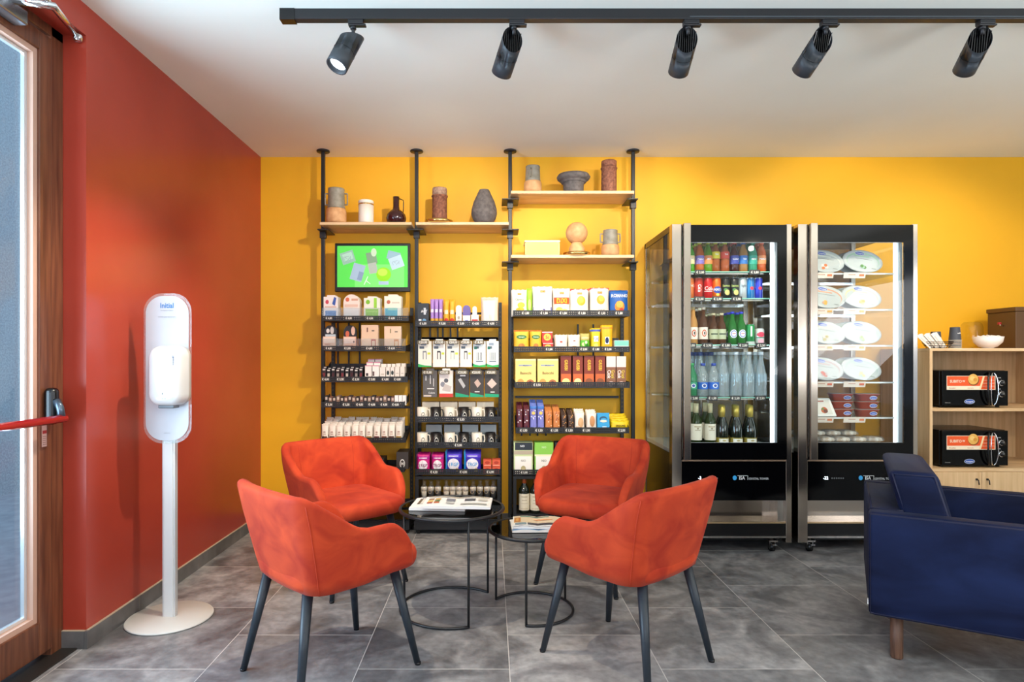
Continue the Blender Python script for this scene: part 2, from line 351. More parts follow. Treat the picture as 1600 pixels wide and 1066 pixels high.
for px, dr, lab, pw, lit in SPOTS:
    x = PX(px, TY); zt = HC-.045
    t = thing('track_spotlight', lab, 'spotlight', (x, TY, zt), 0, 'spotlights on the ceiling track')
    G().box(-.02, .045, -.016, .016, -.018, 0, BLACK).box(-.02, .055, -.012, .012, -.024, -.016, BLACK).build('adaptor', t, bev=.002)
    G().tube([(0, 0, -.02), (0, 0, -.058)], .008, BLACK, 12).lathe([(.013, 0), (.013, .012)], BLACK, (0, 0, -.036), 14).build('stem', t)
    D = Vector(dr).normalized(); Z = D; X = Z.cross(Vector((0, 0, 1))).normalized(); Y = Z.cross(X)   # X sideways, Y roughly up/back
    U = Vector((0, 0, 1))-D*D.z; U.normalize(); S = D.cross(U)
    o0 = Vector((0, 0, -.062)); R = .046
    def P(a, l): return o0+S*math.cos(a)*R+U*math.sin(a)*R+D*l
    seg = 32; rings = []
    # housing cut at a slant at its rear: open fins show on the lower/back side
    def rear(a): return -.012 + .062*(.5-.5*math.sin(a)) if not lit else -.012+.05*(.5+.5*math.sin(a))
    L_ = .178
    vs = []; 
    for f_ in (0, .35, .349, .7, .705, 1):
        vs.append([P(2*PI*k/seg, rear(2*PI*k/seg)*(1-f_)+L_*f_) for k in range(seg)])
    inner = [o0+S*math.cos(2*PI*k/seg)*.040+U*math.sin(2*PI*k/seg)*.040+D*L_ for k in range(seg)]
    deep = [o0+S*math.cos(2*PI*k/seg)*.034+U*math.sin(2*PI*k/seg)*.034+D*(L_-.018) for k in range(seg)]
    h = G().loft(vs+[inner, deep], HEADC, True, False).build('lamp_head', t)
    g = G()
    for k in range(-4, 5):                                  # heat-sink fins inside the slanted rear
        s_ = k*.0092; hw = math.sqrt(max(0, .042**2-s_*s_))
        a = o0+S*s_
        pts = []
        for l0 in (.0, .105):
            for u in (-hw, hw):
                for ds in (-.0018, .0018): 
                    lo = (.052 if u < 0 else -.004) if not lit else (.0 if u < 0 else .04)
                    pts.append(a+S*ds+U*u+D*(lo if l0 == 0 else l0))
        g.hexa(pts, BLK2)
    g.build('heat_sink', h)
    g = G().loft([[o0+S*math.cos(2*PI*k/seg)*.036+U*math.sin(2*PI*k/seg)*.036+D*(L_-q) for k in range(seg)] for q in (.020, .017)], LEDM if lit else mat('fff1dc', .4, emit=4), False)
    g.build('lens', h)
    G().tube([o0+S*math.cos(2*PI*k/seg)*.0463+U*math.sin(2*PI*k/seg)*.0463+D*(L_*.55) for k in range(seg)], .0008, BLK2, 6, True).build('joint_ring', h)
    l = bpy.data.lights.new('spot', 'SPOT'); l.energy = pw; l.color = (1, .86, .68); l.spot_size = math.radians(108 if lit else 100 if px == 803 else 78); l.spot_blend = .55; l.shadow_soft_size = .02
    lo_ = bpy.data.objects.new('spot_beam', l); C.objects.link(lo_); lo_.parent = t; lo_.location = o0+D*(L_+.004)
    lo_.rotation_euler = (D if not lit else Vector((-.25, .08, -.96))).to_track_quat('-Z', 'Y').to_euler()
# further lamps of the same lighting, outside the picture (behind the camera and to the right)
for x, y, tx, ty, tz, pw in ((3.35, 2.65, 3.3, 4.58, 1.2, 80), (-1.0, .6, -1.2, 3.4, .1, 25), (1.2, .6, 1.0, 3.6, .1, 30), (3.0, .6, 2.6, 3.0, .1, 60)):
    l = bpy.data.lights.new('spot', 'SPOT'); l.energy = pw; l.color = (1, .86, .68); l.spot_size = math.radians(80); l.spot_blend = .6; l.shadow_soft_size = .03
    o = bpy.data.objects.new('ceiling_spot_beam', l); C.objects.link(o); o.location = (x, y, 2.5)
    o.rotation_euler = (Vector((tx, ty, tz))-Vector((x, y, 2.5))).to_track_quat('-Z', 'Y').to_euler()

# ================================================================ TUB CHAIRS
VELV = noisy('orange_velvet', (.36, .026, .010), (.58, .064, .018), (1, 1, 1.3), 7,   .75, bump=.12, detail=9, sheen=.05, spec=.2, lo=.32, hi=.7, dist=.7)
SEAM = mat('b8350f', .7); LEGB = mat('232b33', .42)
def sst(x): x = max(0, min(1, x)); return x*x*(3-2*x)
def shell_mesh():
    XF_, WH, XBK, RC, TH = .165, .285, -.295, .088, .046
    pts = []                                     # plan path of one half: arm front -> back middle : (x, y, nx, ny, s)
    n1, n2, n3 = 22, 9, 7; L1 = XF_-(XBK+RC); L2 = RC*PI/2; L3 = WH-RC
    for i in range(n1):
        f = i/n1; f = f**1.7; pts.append((XF_-L1*f, WH, 0, 1, L1*f))
    for i in range(n2):
        a = PI/2*(i/n2); pts.append((XBK+RC-RC*math.sin(a), WH-RC+RC*math.cos(a), -math.sin(a), math.cos(a), L1+RC*a))
    for i in range(n3+1):
        f = i/n3; pts.append((XBK-.012*(1-(1-f)**2), (WH-RC)*(1-f), -1, 0, L1+L2+L3*f))
    full = [(x, y, nx, ny, s) for x, y, nx, ny, s in pts]+[(x, -y, nx, -ny, s) for x, y, nx, ny, s in reversed(pts[:-1])]
    def zt(s):
        fr = math.sqrt(max(0, 1-(1-min(1, s/.09))**2)); z = .425+(.605-.425)*fr
        return z+.15*sst((s-.17)/.30)
    def zb(x): return .392+.03*sst((x+.05)/.25)
    def place(x, y, nx, ny, z, o):
        t = (z-.39)/.38; t = max(-.1, min(1.05, t))
        bx = (1-t)*.085*sst((-x+.12)/.40); fx = .070*(1-t)*sst((x+.02)/.19)
        sy = .84+.16*min(1, t*1.5)**.8 if t > 0 else .84
        return ((x+bx+fx)-nx*o, (y*sy)-ny*o, z)
    K = 7; cols = []
    for x, y, nx, ny, s in full:
        top = zt(s); b = zb(x); q = math.sqrt(max(0.02, 1-(1-min(1, s/.03))**2)); th = TH*q; off = TH*(1-q)/2; r = th/2
        col = [place(x, y, nx, ny, b+(top-r-b)*k/K, off) for k in range(K)]
        for k in range(7):
            a = PI*k/6; col.append(place(x, y, nx, ny, top-r+r*math.sin(a), off+r-r*math.cos(a)))
        ib = .43
        col += [place(x, y, nx, ny, (top-r)+(ib-(top-r))*k/5 if top-r > ib else top-r-.002*k, off+th) for k in range(1, 6)]
        cols.append(col)
    m = len(cols[0]); vs = [p for c in cols for p in c]; fs = []
    for i in range(len(cols)-1):
        for k in range(m-1): fs.append((i*m+k, i*m+k+1, (i+1)*m+k+1, (i+1)*m+k))
    for i in (0, len(cols)-1):
        f = tuple(i*m+k for k in range(m)); fs.append(f if i == 0 else f[::-1])
    c0 = len(vs); vs.append((0, 0, .392))
    for i in range(len(cols)-1): fs.append((i*m, (i+1)*m, c0))
    fs.append((0, c0, (len(cols)-1)*m))
    g = G().add(vs, fs, VELV, True)
    def at(idx, zf, o):
        x, y, nx, ny, s = full[idx]; top = zt(s); b = zb(x); return place(x, y, nx, ny, b+(top-.024-b)*zf, o)
    return g, full, at
def seat_geo():
    def ring(sc_, z):
        out = []
        for k in range(56):
            a = 2*PI*k/56; ca, sa = math.cos(a), math.sin(a); e = .42
            x = math.copysign(abs(ca)**e, ca)*.232; y = math.copysign(abs(sa)**e, sa)*.232
            x = x+.062 if x > 0 else x
            if x > 0: x += .018*(1-(y/.232)**2)
            out.append((x*sc_, y*sc_, z))
        return out
    g = G(); g.loft([ring(s_, z) for s_, z in ((.90, .394), (.975, .400), (1.0, .418), (1.005, .440), (.99, .458), (.955, .470), (.90, .475), (.7, .481), (.4, .485), (.1, .486))], VELV)
    return g
def chair(loc, rz, label):
    t = thing('tub_chair', label, 'chair', loc, rz, 'orange chairs around the coffee tables')
    g, full, at = shell_mesh(); sh = g.build('shell', t); n = len(full)
    for idx in (26, n-27):
        G().tube([at(idx, f/12, -.0008) for f in range(13)], .0016, SEAM, 6).build('corner_seam', sh)
        G().tube([at(idx+(6 if idx < n/2 else -6), .25+.75*f/12, .0465) for f in range(13)], .0014, SEAM, 6).build('inner_seam', sh)
    seat_geo().build('seat', t)
    for sx in (1, -1):
        for sy in (1, -1):
            G().tube([(sx*.185, sy*.155, .40), (sx*.257, sy*.222, .008)], .0205, LEGB, 18, r1=.0125).build('leg', t)
            # rubber glide
            G().lathe([(.012, 0), (.0125, .010)], BLK2, (sx*.2583, sy*.2232, 0), 14).build('leg_glide', t)
    return t
ch0 = chair((-.637, 2.445, 0), math.radians(45), 'front left orange velvet tub chair seen from behind, beside the hand sanitiser stand')
dup(ch0, (.553, 2.533, 0), math.radians(132), 'front right orange velvet tub chair seen from behind, in front of the drinks fridge')
dup(ch0, (.56, 3.47, 0), math.radians(-118), 'back right orange velvet tub chair facing the room, in front of the snack rack')
dup(ch0, (-.81, 3.43, 0), math.radians(-48), 'back left orange velvet tub chair facing the tables, in front of the cosmetics rack')

# ================================================================ NESTING TABLES
SMOKE = thin((.12, .12, .125))
def round_table(cx, cy, r, h, a0, a1, third, label):
    t = thing('side_table', label, 'table', (cx, cy, 0), 0, 'black wire side tables')
    k = .006; n = 48
    ring = [(r*math.cos(2*PI*i/n), r*math.sin(2*PI*i/n), h-.008) for i in range(n)]
    G().tube(ring, .0085, BLACK, 10, True).build('rim', t)
    G().lathe([(r-.004, h-.009), (r-.004, h-.003)], SMOKE, (0, 0, 0), 48, False).build('glass_top', t)
    m = 40; arc = [(r*math.cos(a0+(a1-a0)*i/m), r*math.sin(a0+(a1-a0)*i/m), .007) for i in range(m+1)]
    G().tube(arc, .0065, BLACK, 10).build('base_ring', t)
    for a in (a0, a1, third):
        G().tube([(r*math.cos(a), r*math.sin(a), .004), (r*math.cos(a), r*math.sin(a), h-.01)], .006, BLACK, 10).build('leg', t)
    return t
round_table(-.195, 3.03, .253, .50, math.radians(46), math.radians(291), math.radians(211), 'taller round black wire table with smoked glass top, two open magazines on it')
round_table(.194, 3.01, .204, .402, math.radians(-100), math.radians(147), math.radians(29), 'lower round black wire table with smoked glass top, tucked beside the taller table')
def magazine(loc, rz, w, d, th, label, els, tilt=0, bend=.006):
    t = thing('magazine', label, 'magazine', loc, rz, 'magazines on the side tables')
    g = G(); n = 10
    def top(x): return th+bend*math.sin(PI*min(1, abs(x)/(w/2)))
    rings = []
    vs = []; fs = []
    for i in range(n+1):
        x = -w/2+w*i/n
        for y in (-d/2, d/2):
            for z in (0.0005, top(x)): vs.append((x, y, z))
    for i in range(n):
        a = 4*i; b = 4*(i+1)
        fs += [(a+1, b+1, b+3, a+3), (a, a+2, b+2, b), (a, b, b+1, a+1), (a+2, a+3, b+3, b+2)]
    fs += [(0, 1, 3, 2), (4*n, 4*n+2, 4*n+3, 4*n+1)]
    g.add(vs, fs, mat('f3f0ea', .35))
    g.art(els, lambda x, z, e: (x, z-d/2, top(x)+e), w, d, True)
    g.build('pages', t)
    return t
ADS = [('r', '8a5a35', .06, .60, .14, .75), ('r', 'c99a3c', .16, .60, .24, .75), ('r', 'e8c25a', .06, .42, .14, .55), ('r', '5a7a3a', .16, .42, .24, .55),
       ('r', 'b34a30', .06, .24, .14, .37), ('r', 'c7683a', .16, .24, .24, .37), ('r', '7c7c84', .33, .48, .46, .72), ('r', 'b9b5b0', .34, .2, .46, .4),
       ('r', '4d4f58', .60, .50, .76, .72), ('r', 'a8a49c', .56, .12, .94, .26), ('r', 'c9c3b8', .80, .5, .94, .7), ('r', '9a8a70', .04, .84, .96, .90)]
PLAN = [('r', 'b8b2a6', .10, .30, .80, .84), ('r', 'e2dccf', .16, .36, .74, .78), ('r', '6b5a48', .10, .30, .15, .84), ('r', '8a8fa8', .3, .34, .62, .40), ('r', '30303a', .12, .89, .5, .94)]
magazine((-.255, 3.045, .4985), math.radians(-4), .27, .21, .012, 'white magazine with a floor plan, half hidden under the open one on the taller table', PLAN)
magazine((-.165, 3.00, .5175), math.radians(-3), .33, .20, .010, 'open magazine with rows of small coloured pictures, on top on the taller table', ADS)
magazine((.22, 3.02, .401), math.radians(2), .25, .20, .010, 'magazine with a blue edge at the bottom of the pile on the lower table', [('r', '5a86b0', 0, 0, 1, .1)])
magazine((.225, 3.025, .4155), math.radians(-3), .24, .195, .008, 'magazine with pictures of buildings, on top on the lower table',
         [('r', 'd9c6a6', .02, .35, .98, .98), ('r', 'b8763a', .03, .40, .16, .80), ('r', 'd9a55c', .06, .5, .12, .74), ('r', '3d7f78', .15, .86, .75, .93), ('r', '4a4d55', .30, .14, .96, .32), ('e', 'e8a070', .62, .62, .2, .06),
          ('r', '78909c', .05, .14, .28, .30), ('r', '2c3036', .45, .17, .8, .22), ('r', 'e9ecef', 0, .0, 1, .08)])

# ================================================================ SANITISER STAND
t = thing('sanitiser_stand', 'white hand sanitiser stand with oval base in front of the red wall', 'sanitiser stand', (-1.52, 2.905, 0), math.radians(-2))
ST = mat('dcd9d2', .35)
G().lathe([(.188, .002), (.190, .006), (.186, .011), (.03, .013)], ST, (0, 0, 0), 56).build('base', t)
G().box(-.031, .031, -.012, .012, .012, .86, mat('cfcfce', .3, .2)).box(-.022, .022, -.016, .016, .012, .86, mat('d8d8d6', .3)).build('pole', t, bev=.002)
def pill(w, z0, z1, y, th, m, r=None):
    r = r or w/2; pts = []
    for cx, cz, a0 in ((w/2-r, z1-r, 0), (-w/2+r, z1-r, 90), (-w/2+r, z0+r, 180), (w/2-r, z0+r, 270)):
        for k in range(13): a = math.radians(a0+90*k/12); pts.append((cx+r*math.cos(a), cz+r*math.sin(a)))
    return G().loft([[(x, y+q, z) for x, z in pts] for q in (0, th)], m, False)
pill(.227, .83, 1.535, -.022, .004, thin((.93, .95, .95), solid=.12), .088).build('acrylic_board', t)
pl = pill(.204, .845, 1.522, -.0255, .003, mat('c4c9d0', .3), .082)
fr = lambda x, z, e: (x, -.0257-e, .845+z)
pl.art([('t', 'Initial', '2a7fc9', 0, 0, 0)][:0], fr, .204, .677)
def dtext(g, s_, m, x, z, sz, y, vert=False):
    tv, tf = text_geo(s_)
    g.add([(x+a*sz*.9, y, z+(b-.35)*sz) if not vert else (x-(b-.35)*sz, y, z+a*sz*.9) for a, b in tv], tf, m); return g
BLU = mat('1f7ac4', .4)
dtext(pl, 'Initial', BLU, 0, 1.478, .034, -.0262)
dtext(pl, 'the experts in hygiene', mat('9a9fa6', .5), 0, 1.455, .0075, -.0262)
dtext(pl, 'sanitise your hands here', mat('a5aab0', .5), 0, 1.425, .0095, -.0262)
dtext(pl, 'initial.com', mat('a5aab0', .5), 0, .880, .008, -.0262)
pl.build('sign_panel', t)
g = G(); rings = []
for yy, ins in ((-.026, .0), (-.05, .0), (-.095, .002), (-.112, .008), (-.121, .018), (-.125, .035)):
    w_, z0, z1 = .158-2*ins, 1.012+ins, 1.288-ins; r = .05-ins*.6; ring = []
    for cx, cz, a0 in ((w_/2-r, z1-r, 0), (-w_/2+r, z1-r, 90), (-w_/2+r, z0+r, 180), (w_/2-r, z0+r, 270)):
        for k in range(7): a = math.radians(a0+90*k/6); ring.append((.036+cx+r*math.cos(a), yy, cz+r*math.sin(a)))
    rings.append(ring)
g.loft(rings, mat('dddddb', .2, coat=.3))
dp = g.build('dispenser', t)
g = G(); dtext(g, 'initial', mat('30466a', .4), .080, 1.22, .022, -.1245, True); dtext(g, 'o o', mat('9aa0a6', .5), .042, 1.05, .016, -.1255); g.box(.034, .037, -.1262, -.1252, 1.066, 1.074, mat('50565c'))
g.build('print', dp)
G().box(-.006, .069, -.09, -.04, 1.0, 1.016, mat('6a7076', .3)).build('nozzle', dp, bev=.004)
t.children[0]['label'] = 'round white foot plate'

# ================================================================ NAVY ARMCHAIR
NAVY = noisy('navy_velvet', (.0025, .005, .024), (.010, .019, .070), (1, 1, 2.5), 2.8, .62, bump=.08, detail=8, sheen=.03, spec=.15, lo=.35, hi=.68, dist=.6)
NSEAM = mat('0a0f33', .6)
ar = math.atan2(-.5, .867)
t = thing('navy_armchair', 'dark blue velvet armchair with piped edges and wooden legs at the right edge', 'armchair', (1.535, 2.50, 0), ar)
def slab(x0, x1, y0, y1, z0, z1, m, r=.02, sh=0, crown=0, n=7):
    """soft block: rounded box, sheared back by sh at its top, with a little crown on the broad sides"""
    g = G(); rings = []
    cx, cy = (x0+x1)/2, (y0+y1)/2; hx_, hy = (x1-x0)/2, (y1-y0)/2
    prof = [(0, r)]+[((1-math.cos(a))*0, 0) for a in ()]
    lev = []
    for k in range(5): a = PI/2*k/4; lev.append((z0+r-r*math.cos(a), r-r*math.sin(a)))
    for k in range(1, n): lev.append((z0+r+(z1-z0-2*r)*k/n, 0))
    for k in range(5): a = PI/2*k/4; lev.append((z1-r+r*math.sin(a), r-r*math.cos(a)))
    for z, ins in lev:
        f = (z-z0)/(z1-z0); cr = crown*math.sin(PI*f); ring = []; ax, ay = hx_-ins+cr*.3, hy-ins+cr; rr = r
        for qx, qy, a0 in ((1, 1, 0), (-1, 1, 90), (-1, -1, 180), (1, -1, 270)):
            for k in range(5): a = math.radians(a0+22.5*k); ring.append((cx+qx*(ax-rr)+rr*math.cos(a)-sh*f, cy+qy*(ay-rr)+rr*math.sin(a), z))
        rings.append(ring)
    return g.loft(rings, m)
def piping(pts, par): G().tube(pts, .0042, NSEAM, 8, True).build('piping', par)
WD, LN = .80, .88
for k, y0 in enumerate((0, WD-.085)):
    a = slab(0, LN, y0, y0+.085, .185, .605, NAVY, .016).build('arm', t)
    for yy in (y0+.004, y0+.081): piping([(.006, yy, .195), (.006, yy, .597), (LN-.006, yy, .597), (LN-.006, yy, .195)], a)
b = slab(0, .13, .083, WD-.083, .185, .605, NAVY, .016).build('back', t)
piping([(.012, .09, .603), (.012, WD-.09, .603), (.12, WD-.09, .603), (.12, .09, .603)], b)
slab(.125, LN-.02, .085, WD-.085, .19, .30, NAVY, .015).build('seat_base', t)
slab(.13, LN-.01, .09, WD-.09, .30, .44, NAVY, .035, crown=.004).build('seat_cushion', t)
cu = slab(.155, .325, .095, .70, .44, .765, NAVY, .028, sh=.085, crown=.004).build('back_cushion', t)
for yy in (.098, .697): piping([(.168, yy, .46), (.087, yy, .752), (.228, yy, .752), (.312, yy, .46)], cu)
for x, y in ((.10, .085), (.10, WD-.085), (LN-.1, .085), (LN-.1, WD-.085)):
    G().lathe([(.0195, 0), (.023, .005), (.0235, .186)], LEGW, (x, y, 0), 18).build('leg', t)
G().box(-.0045, -.001, .010, .030, .225, .245, WHITE).build('fabric_tag', t)

# ================================================================ OAK CABINET with microwaves
CX0, CX1, CF, CBK, CT = 2.888, 3.90, 4.05, 4.56, 1.297
t = thing('oak_cabinet', 'light oak open cabinet against the yellow wall beside the fridges', 'cabinet', ((CX0+CX1)/2, CF, 0))
ox = (CX0+CX1)/2
def cb(name, x0, x1, y0, y1, z0, z1, m=OAK, par=None, bev=.001): return bm(x0-ox, x1-ox, y0-CF, y1-CF, z0, z1, m).build(name, par or t, bev=bev)
cb('top', CX0, CX1, CF, CBK, CT-.02, CT); cb('side_panel', CX0, CX0+.02, CF, CBK, 0, CT-.02, OAKV); cb('side_panel', CX1-.02, CX1, CF, CBK, 0, CT-.02, OAKV)
cb('back_panel', CX0+.02, CX1-.02, CBK-.012, CBK, .05, CT-.02, OAKV)
cb('shelf', CX0+.02, CX1-.02, CF+.004, CBK-.012, .88, .90); cb('shelf', CX0+.02, CX1-.02, CF+.004, CBK-.012, .482, .502); cb('bottom', CX0+.02, CX1-.02, CF+.004, CBK-.012, .05, .07)
n = 3; dw = (CX1-CX0-.04)/n
for k in range(n):
    x0 = CX0+.02+k*dw; dd = cb('door', x0+.0015, x0+dw-.0015, CF-.0, CF+.018, .07, .48, OAKV)
    hxp = x0+dw-.035 if k % 2 == 0 else x0+.035
    g = G(); g.lathe([(.007, 0), (.007, .003)], BLK2, (0, 0, 0), 12); g.tube([(hxp-ox, -.001, .43), (hxp-ox, -.018, .428), (hxp-ox, -.022, .40)], .0035, BLK2, 8)
    g.tube([(hxp-ox-.006, -.002, .432), (hxp-ox+.006, -.002, .432)], .006, BLK2, 8)
    g.v = g.v; g.build('handle', dd)
def microwave(z, label):
    x0 = PX(1471, 4.09); W, Hh, Dp = .442, .248, .33
    t = thing('microwave_oven', label, 'microwave', (x0, 4.09, z), 0, 'black microwaves in the oak cabinet')
    G().box(0, W, .02, Dp, .012, Hh, BLK2).build('body', t, bev=.004)
    dr = G().box(.002, W-.1, -.002, .02, .014, Hh-.002, GLOSSB).build('door', t, bev=.002)
    e = lambda x, zz, ep: (.195+x, -.0022-ep, .12+zz)
    g = G(); g.art([('r', 'f4e3c8', 0, 0, 1, 1), ('r', 'e8571f', .01, .28, .74, .97), ('r', 'e8571f', .70, .04, .98, .97), ('t', mat('fbe9cf'), 'SUBITO', .17, .66, .26)][:3], e, .325, .093)
    g.art([('q', mat('f1d9a8', .5), [(.66, .04), (.70, .04), (.78, .97), (.74, .97)]), ('e', '8a4a18', .55, .70, .115, .40), ('e', 'e3b057', .54, .76, .105, .38),
           ('e', 'f0c878', .52, .82, .05, .16), ('e', 'd29038', .58, .72, .04, .13), ('r', 'f8e6cc', .76, .68, .97, .70), ('r', 'f8e6cc', .74, .46, .97, .48), ('r', 'f8e6cc', .72, .25, .97, .27)], lambda x, zz, ep: e(x, zz, ep+.001), .325, .093)
    dtext(g, 'SUBITO', mat('fbe9cf', .5), .092, .177, .026, -.0045); dtext(g, 'W', mat('fbe9cf', .5), .145, .178, .02, -.0045)
    dtext(g, 'Da scaldare', mat('a0522d', .5), .070, .132, .010, -.0045); dtext(g, 'Gusta il piatto', mat('a0522d', .5), .190, .132, .008, -.0045)
    g.build('sticker', dr)
    g = G(); g.art([('e', 'dfe6ef', .5, .5, .5, .5), ('e', '2450a8', .5, .5, .47, .44)], lambda x, zz, ep: (.185+x, -.0022-ep, .026+zz), .07, .032)
    dtext(g, 'buongusto', mat('ffffff', .5), .185, .042, .013, -.0045); g.build('oval_badge', dr)
    g = G(); dtext(g, 'electronic', mat('8a8a8a', .5), .04, .035, .010, -.003); g.build('print', dr)
    g = G(); g.tube([(W-.128+.030*math.cos(a)*-1, -.006-.028*math.sin(a+PI/2), .125+.108*math.sin(a)) for a in [(-PI/2+PI*k/12) for k in range(13)]][:], .006, BLK2, 8)
    g.tube([(W-.108-.026*math.cos(a), -.008-.02*math.cos(a), .125+.108*math.sin(a)) for a in [(-PI/2+PI*k/12) for k in range(13)]], .003, CHROME, 8)
    g.tube([(W-.096-.018*(1-math.cos(a))+.012, -.006-.02*math.cos(a), .125+.108*math.sin(a)) for a in [(-PI/2+PI*k/12) for k in range(13)]], .003, CHROME, 8)
    g.build('door_handle', dr)
    p = G().box(W-.098, W, -.002, .02, .014, Hh-.002, GLOSSB); p.build('control_panel', t, bev=.002)
    for zz in (.165, .09):
        c = (W-.048, 0, 0); g = G()
        def rr(r, y): return [(W-.045+r*math.cos(2*PI*k/20), y, zz+r*math.sin(2*PI*k/20)) for k in range(20)]
        g.loft([rr(.019, -.002), rr(.019, -.006), rr(.0165, -.007)], CHROME); g.loft([rr(.0155, -.006), rr(.0145, -.022)], BLK2); g.box(W-.0465, W-.0435, -.0235, -.0218, zz, zz+.013, CHROME)
        g.build('knob', t)
        g = G()
        for k in range(7):
            a = math.radians(210-40*k); g.box(W-.045+.024*math.cos(a)-.001, W-.045+.024*math.cos(a)+.001, -.0028, -.002, zz+.024*math.sin(a)-.001, zz+.024*math.sin(a)+.001, mat('b8b8b8'))
        dtext(g, 'POWER' if zz > .1 else 'TIMER', mat('b8b8b8', .5), W-.06, zz+.035, .008, -.0026)
        g.build('dial_print', t)
    for x in (.03, W-.03):
        for y in (.05, Dp-.04): G().lathe([(.012, 0), (.012, .013)], BLK2, (x, y, 0), 10).build('foot', t)
    return t
microwave(.90, 'black microwave oven on the upper shelf of the oak cabinet')
microwave(.502, 'black microwave oven on the lower shelf of the oak cabinet')
# ================================================================ POLES, OAK BOARDS, VASES
PY = 4.436
POLES = [505, 651, 797, 989]
for k, px in enumerate(POLES):
    x = PX(px, PY)
    t = thing('floor_to_ceiling_pole', ['black floor to ceiling pole nearest the red wall', 'black floor to ceiling pole between the screen bay and the middle bay',
        'black floor to ceiling pole between the middle bay and the snack bay', 'black floor to ceiling pole nearest the drinks fridge'][k], 'pole', (x, PY, 0), 0, 'black poles carrying the oak boards')
    G().box(-.013, .013, -.013, .013, .01, HC-.012, BLACK).build('post', t, bev=.003)
    G().lathe([(.045, HC-.012), (.047, HC-.006), (.045, HC)], BLACK, (0, 0, 0), 28).build('ceiling_plate', t)
    G().lathe([(.04, 0), (.04, .006), (.018, .014)], BLACK, (0, 0, 0), 24).build('foot_plate', t)
    for zz in ((2.125,), (2.125,), (2.125, 2.34, 1.895), (2.34, 1.895))[k]:
        G().box(-.021, .021, -.02, .02, zz-.03, zz+.02, BLACK).box(-.06 if k else -.015, .06 if k < 3 else .015, -.10, .10, zz+.012, zz+.02, BLACK).build('clamp', t, bev=.002)
def board(px0, px1, ztop, label):
    x0, x1 = PX(px0, 4.28), PX(px1, 4.28)
    o = G().box(-(x1-x0)/2, (x1-x0)/2, 0, .295, -.02, 0, OAK).build('oak_board', loc=((x0+x1)/2, 4.28, ztop), bev=.0015)
    tag(o, label, 'shelf', 'oak boards on the black poles'); return o
ZB1, ZB2, ZB3 = 2.18, 2.398, 1.951
board(499.5, 643, ZB1, 'light oak board above the green screen'); board(649.5, 795, ZB1, 'light oak board carrying the grey teardrop vase')
board(798.5, 991, ZB2, 'highest light oak board, carrying the grey footed bowl'); board(798.5, 991, ZB3, 'light oak board carrying the ball shaped vase, above the chip bags')
VY0 = 4.335
def vx(px): return PX(px, VY0)
GRYC = noisy('grey_glaze', (.22, .20, .15), (.33, .30, .24), (1, 1, 1), 25, .5); PEACH = noisy('peach_clay', (.60, .30, .12), (.74, .42, .20), (1, 1, 1), 25, .65, bump=.1)
STONE = noisy('stone_grey', (.10, .085, .08), (.17, .145, .135), (1, 1, 1), 40, .85, bump=.05); RUST = noisy('rusty_clay', (.16, .055, .03), (.34, .13, .07), (1, 1, 1), 60, .75, bump=.5)
LRUST = noisy('light_rust', (.28, .16, .11), (.45, .29, .2), (1, 1, 1), 70, .7, bump=.5); PLUM = mat((.035, .006, .008), .12, coat=.6); CREAM = mat('efe6da', .4)
def jug(px, z, h, r, handles, label, grp='two-tone handled jugs', hv='e'):
    t = thing('handled_jug', label, 'jug', (vx(px), VY0, z), 0, grp)
    G().lathe([(r*.86, 0), (r, .012), (r*1.0, h*.30), (r*.97, h*.38), (r*.90, h*.42)], PEACH, (0, 0, 0), 32).build('clay_base', t)
    G().lathe([(r*.90, h*.42), (r*.86, h*.46), (r*.80, h*.9), (r*.82, h*.97), (r*.80, h), (r*.74, h), (r*.74, h*.5), (0.0, h*.48)], GRYC, (0, 0, 0), 32).build('glazed_body', t)
    for a in handles:
        ca, sa = math.cos(a), math.sin(a); R0, R1 = r*.80, r*1.12
        G().tube([(R0*ca, R0*sa, h*.86), (R1*ca, R1*sa, h*.86), (R1*ca, R1*sa, h*.84), (R1*ca, R1*sa, h*.56), (R1*ca, R1*sa, h*.54), (R0*ca, R0*sa, h*.54)], .005, GRYC, 8).build('handle', t)
jug(525.5, ZB1, .245, .070, (0, PI), 'tall two-tone jug with two handles at the left end above the green screen')
jug(832.5, ZB2, .185, .062, (-PI/2-.35,), 'two-tone jug with one handle on the highest oak board')
jug(953.5, ZB3, .182, .062, (0, PI), 'two-tone jug with two handles beside the ball shaped vase')
def lv(name, label, cat, px, z, parts, grp=None):
    t = thing(name, label, cat, (vx(px), VY0, z), 0, grp)
    for pn, prof, m in parts: G().lathe(prof, m, (0, 0, 0), 40).build(pn, t)
    return t
lv('lidded_canister', 'small cream canister with a gold ring under its rim above the green screen', 'canister', 572, ZB1,
   [('body', [(.048, 0), (.053, .01), (.053, .128)], CREAM), ('gold_band', [(.054, .128), (.054, .137)], GOLD), ('lid', [(.053, .137), (.054, .155), (.048, .162), (0.001, .162)], CREAM)])
t = lv('bottle_vase', 'dark plum bottle vase with a thin handle above the green screen', 'vase', 619, ZB1,
   [('body', [(.05, 0), (.066, .012), (.072, .035), (.066, .062), (.045, .085), (.026, .100), (.022, .12), (.023, .188), (.019, .188), (.018, .12)], PLUM)])
G().tube([(.02, 0, .178), (.05, 0, .165), (.052, 0, .155), (.050, 0, .07)], .003, PLUM, 8).build('handle', t)
def tray(px, z, r, label):
    o = G().lathe([(r*.9, 0), (r, .004), (r, .020), (r*.97, .020), (r*.95, .006), (0, .005)], GOLD, (0, 0, 0), 40).build('brass_tray', loc=(vx(px), VY0, z))
    tag(o, label, 'tray', 'round brass trays on the oak boards')
tray(686, ZB1, .096, 'round brass tray under the rust vase'); tray(901, ZB3, .096, 'round brass tray under the ball shaped vase')
